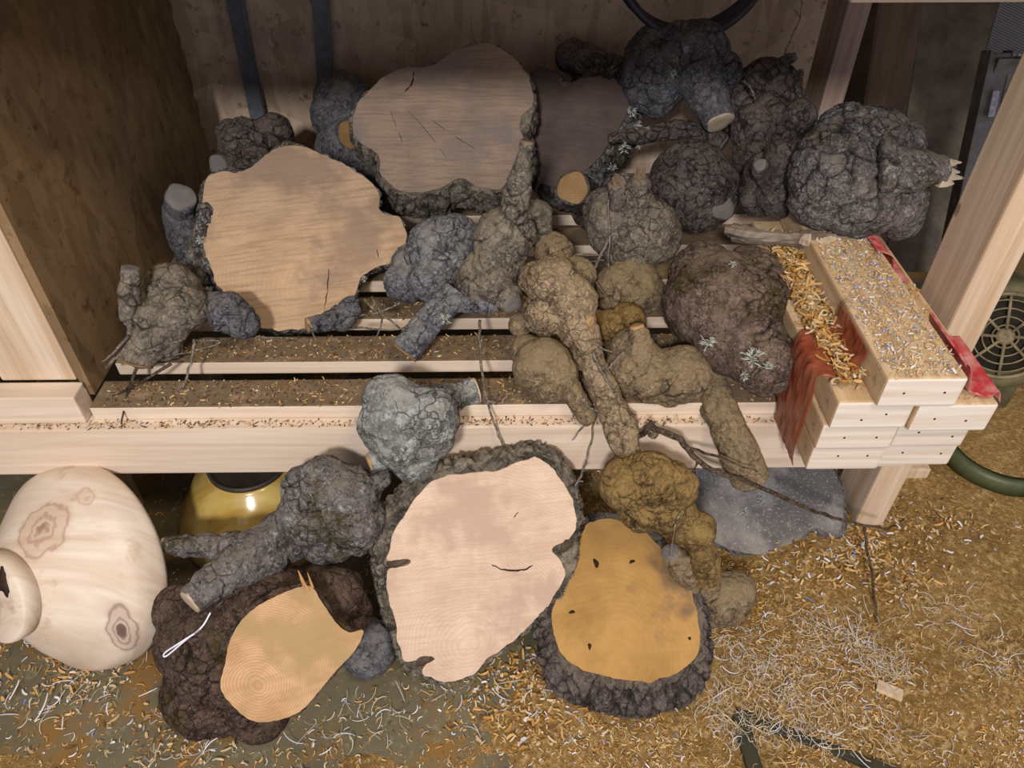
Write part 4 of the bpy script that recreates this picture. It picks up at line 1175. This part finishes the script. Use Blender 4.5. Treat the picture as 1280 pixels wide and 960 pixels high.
ribbons(1500, clus([(950,905,.03),(1010,925,.03),(925,915,.02),(1060,795,.03),(1090,820,.025),(1110,840,.02),(930,830,.03),(1240,830,.04),(900,880,.025),(980,880,.05),(960,850,.04),(1180,770,.05),(880,800,.02),(1010,860,.06),(1120,930,.05),(1000,800,.05)]), (.018, .045), (.0006, .0015), 3.2, PALE,
        'fine_shavings', 'fine pale stringy shavings in loose drifts on the right of the floor', 'shavings', floorz, lift=.014)
ribbons(210, clus([(220,940,.04),(90,860,.05),(430,900,.03),(480,890,.04),(150,870,.06),(560,860,.04),(420,930,.04),(640,870,.05),(60,890,.05)]), (.010, .045), (.0008, .0022), 2.2, [(SH[3][0], 4), (SH[0][0], 3), (PALE[2][0], 2)],
        'white_shavings', 'bright white shaving strands on the bare floor at lower left', 'shavings', floorz, lift=.008)
ribbons(1800, clus([(1060,700,.04),(1000,720,.05),(1120,720,.05),(1080,680,.03),(650,840,.04),(620,880,.05),(700,900,.05),(1160,660,.05),(100,850,.05),(230,910,.06)]), (.006, .018), (.002, .005), 1.5, SH,
        'wood_chips', 'coarse wood chips gathered at the foot of the lumber stack and slices', 'wood chips', floorz, lift=.008)
# on slats, beam and boards
def box_samp(rects):
    ws = [(b[1]-b[0])*(b[3]-b[2]) for b in rects]
    def f():
        b = random.choices(rects, ws)[0]; return random.uniform(b[0], b[1]), random.uniform(b[2], b[3])
    return f
SL = [(SH[1][0], 4), (SH[4][0], 4), (SH[0][0], 2), (simple('dirt_crumb', (84, 72, 60), .9, .1), 5)]
ribbons(5200, box_samp([(-.63, .42, a+.002, b-.002) for a, b in slats[:3]]), (.002, .010), (.001, .003), 1.5, SL, 'slat_debris', 'dirt crumbs and wood bits lying on the slats', 'debris', lambda x, y: ZS, lift=.002)
ribbons(1100, box_samp([(-1.0, .42, YF+.002, YF+.018)]), (.002, .008), (.001, .003), 1.5, SL, 'beam_debris', 'line of wood crumbs along the top of the front beam', 'debris', lambda x, y: ZB1, lift=.003)
ribbons(2600, box_samp([(.490, .583, .724, 1.1)]), (.002, .009), (.001, .003), 1.5, [(SH[0][0], 5), (SH[3][0], 3), (PALE[2][0], 4), (SH[1][0], 3), (SH[5][0], .9)], 'board_chips', 'fine white and blue flecked chips covering the topmost board', 'wood chips', lambda x, y: .555, lift=.003)
ribbons(1500, box_samp([(.443, .483, .76, 1.13)]), (.006, .025), (.002, .005), 2.4, [(SH[0][0], 4), (SH[1][0], 5), (SH[2][0], 4)], 'stack_shavings', 'curly golden shavings heaped in the channel beside the topmost board', 'shavings', lambda x, y: .505, lift=.022)
ribbons(300, box_samp([(.592, .645, .735, 1.0)]), (.004, .012), (.001, .003), 2, SH, 'ledge_shavings', 'brownish shavings on the ledge right of the topmost board', 'shavings', lambda x, y: .505, lift=.004)
ribbons(260, box_samp([(.55, .64, .752-.0, .758)]), (.002, .006), (.001, .002), 1, SH, 'sprinkled_sawdust', 'sawdust sprinkled on the lip of the bottom right board', 'sawdust', lambda x, y: .405, lift=.002)

# offcut strip in the floor, block behind the leg, chip
tag(board('flat_block', tuple(PZ(1112, 600, .012)+Vector((0, 0, -.011))), tuple(PZ(1112, 600, .012)+Vector((.075, .10, .03))), PINEZ), 'small flat pine block on the floor behind the rack leg', 'block')
bm = bmesh.new(); A = PZ(918, 892, .012); B = PZ(1100, 960, .012)
bar(bm, A, B+(B-A)*.2, .016, .010, Vector((0, 0, 1))); bar(bm, A+Vector((.006, -.006, 0)), A+Vector((.016, -.16, 0)), .024, .010, Vector((0, 0, 1)))
tag(link('angle_iron', bm2me(bm), simple('dark_green_metal', (58, 56, 38), .6, .4, nz=30), None, smooth=False), 'dark olive angled strip half buried in shavings at the bottom edge', 'strip')
bm = bmesh.new(); A = PZ(1096, 856, .02); B = PZ(1128, 870, .02); bar(bm, A, B, .022, .006, Vector((.2, .1, 1)).normalized(), .001)
tag(link('wood_chip', bm2me(bm), PINEZ, None, smooth=False), 'flat square wood chip lying on the shavings at lower right', 'chip')

# ================================================================== lights
def area(name, loc, tgt, size, energy, col):
    l = bpy.data.lights.new(name, 'AREA'); l.shape = 'DISK'; l.size = size; l.energy = energy; l.color = col
    o = bpy.data.objects.new(name, l); COL.objects.link(o); o.location = loc
    o.rotation_euler = (Vector(tgt)-Vector(loc)).to_track_quat('-Z', 'Y').to_euler(); return o
area('ceiling_lamp_cool', (-.38, -1.75, 2.35), (0, .9, .3), .30, 79, (1.0, .96, .95))
area('ceiling_lamp_warm', (.7, -.5, 2.7), (.2, .8, .1), .5, 22, (1.0, .78, .50))
wd = bpy.data.worlds.new('world'); SC.world = wd; wd.use_nodes = True
bg = wd.node_tree.nodes['Background']; bg.inputs[0].default_value = (.84, .82, .93, 1); bg.inputs[1].default_value = .66
SC.view_settings.view_transform = 'Standard'; SC.view_settings.look = 'None'
SC.view_settings.exposure = 0; SC.view_settings.gamma = 1
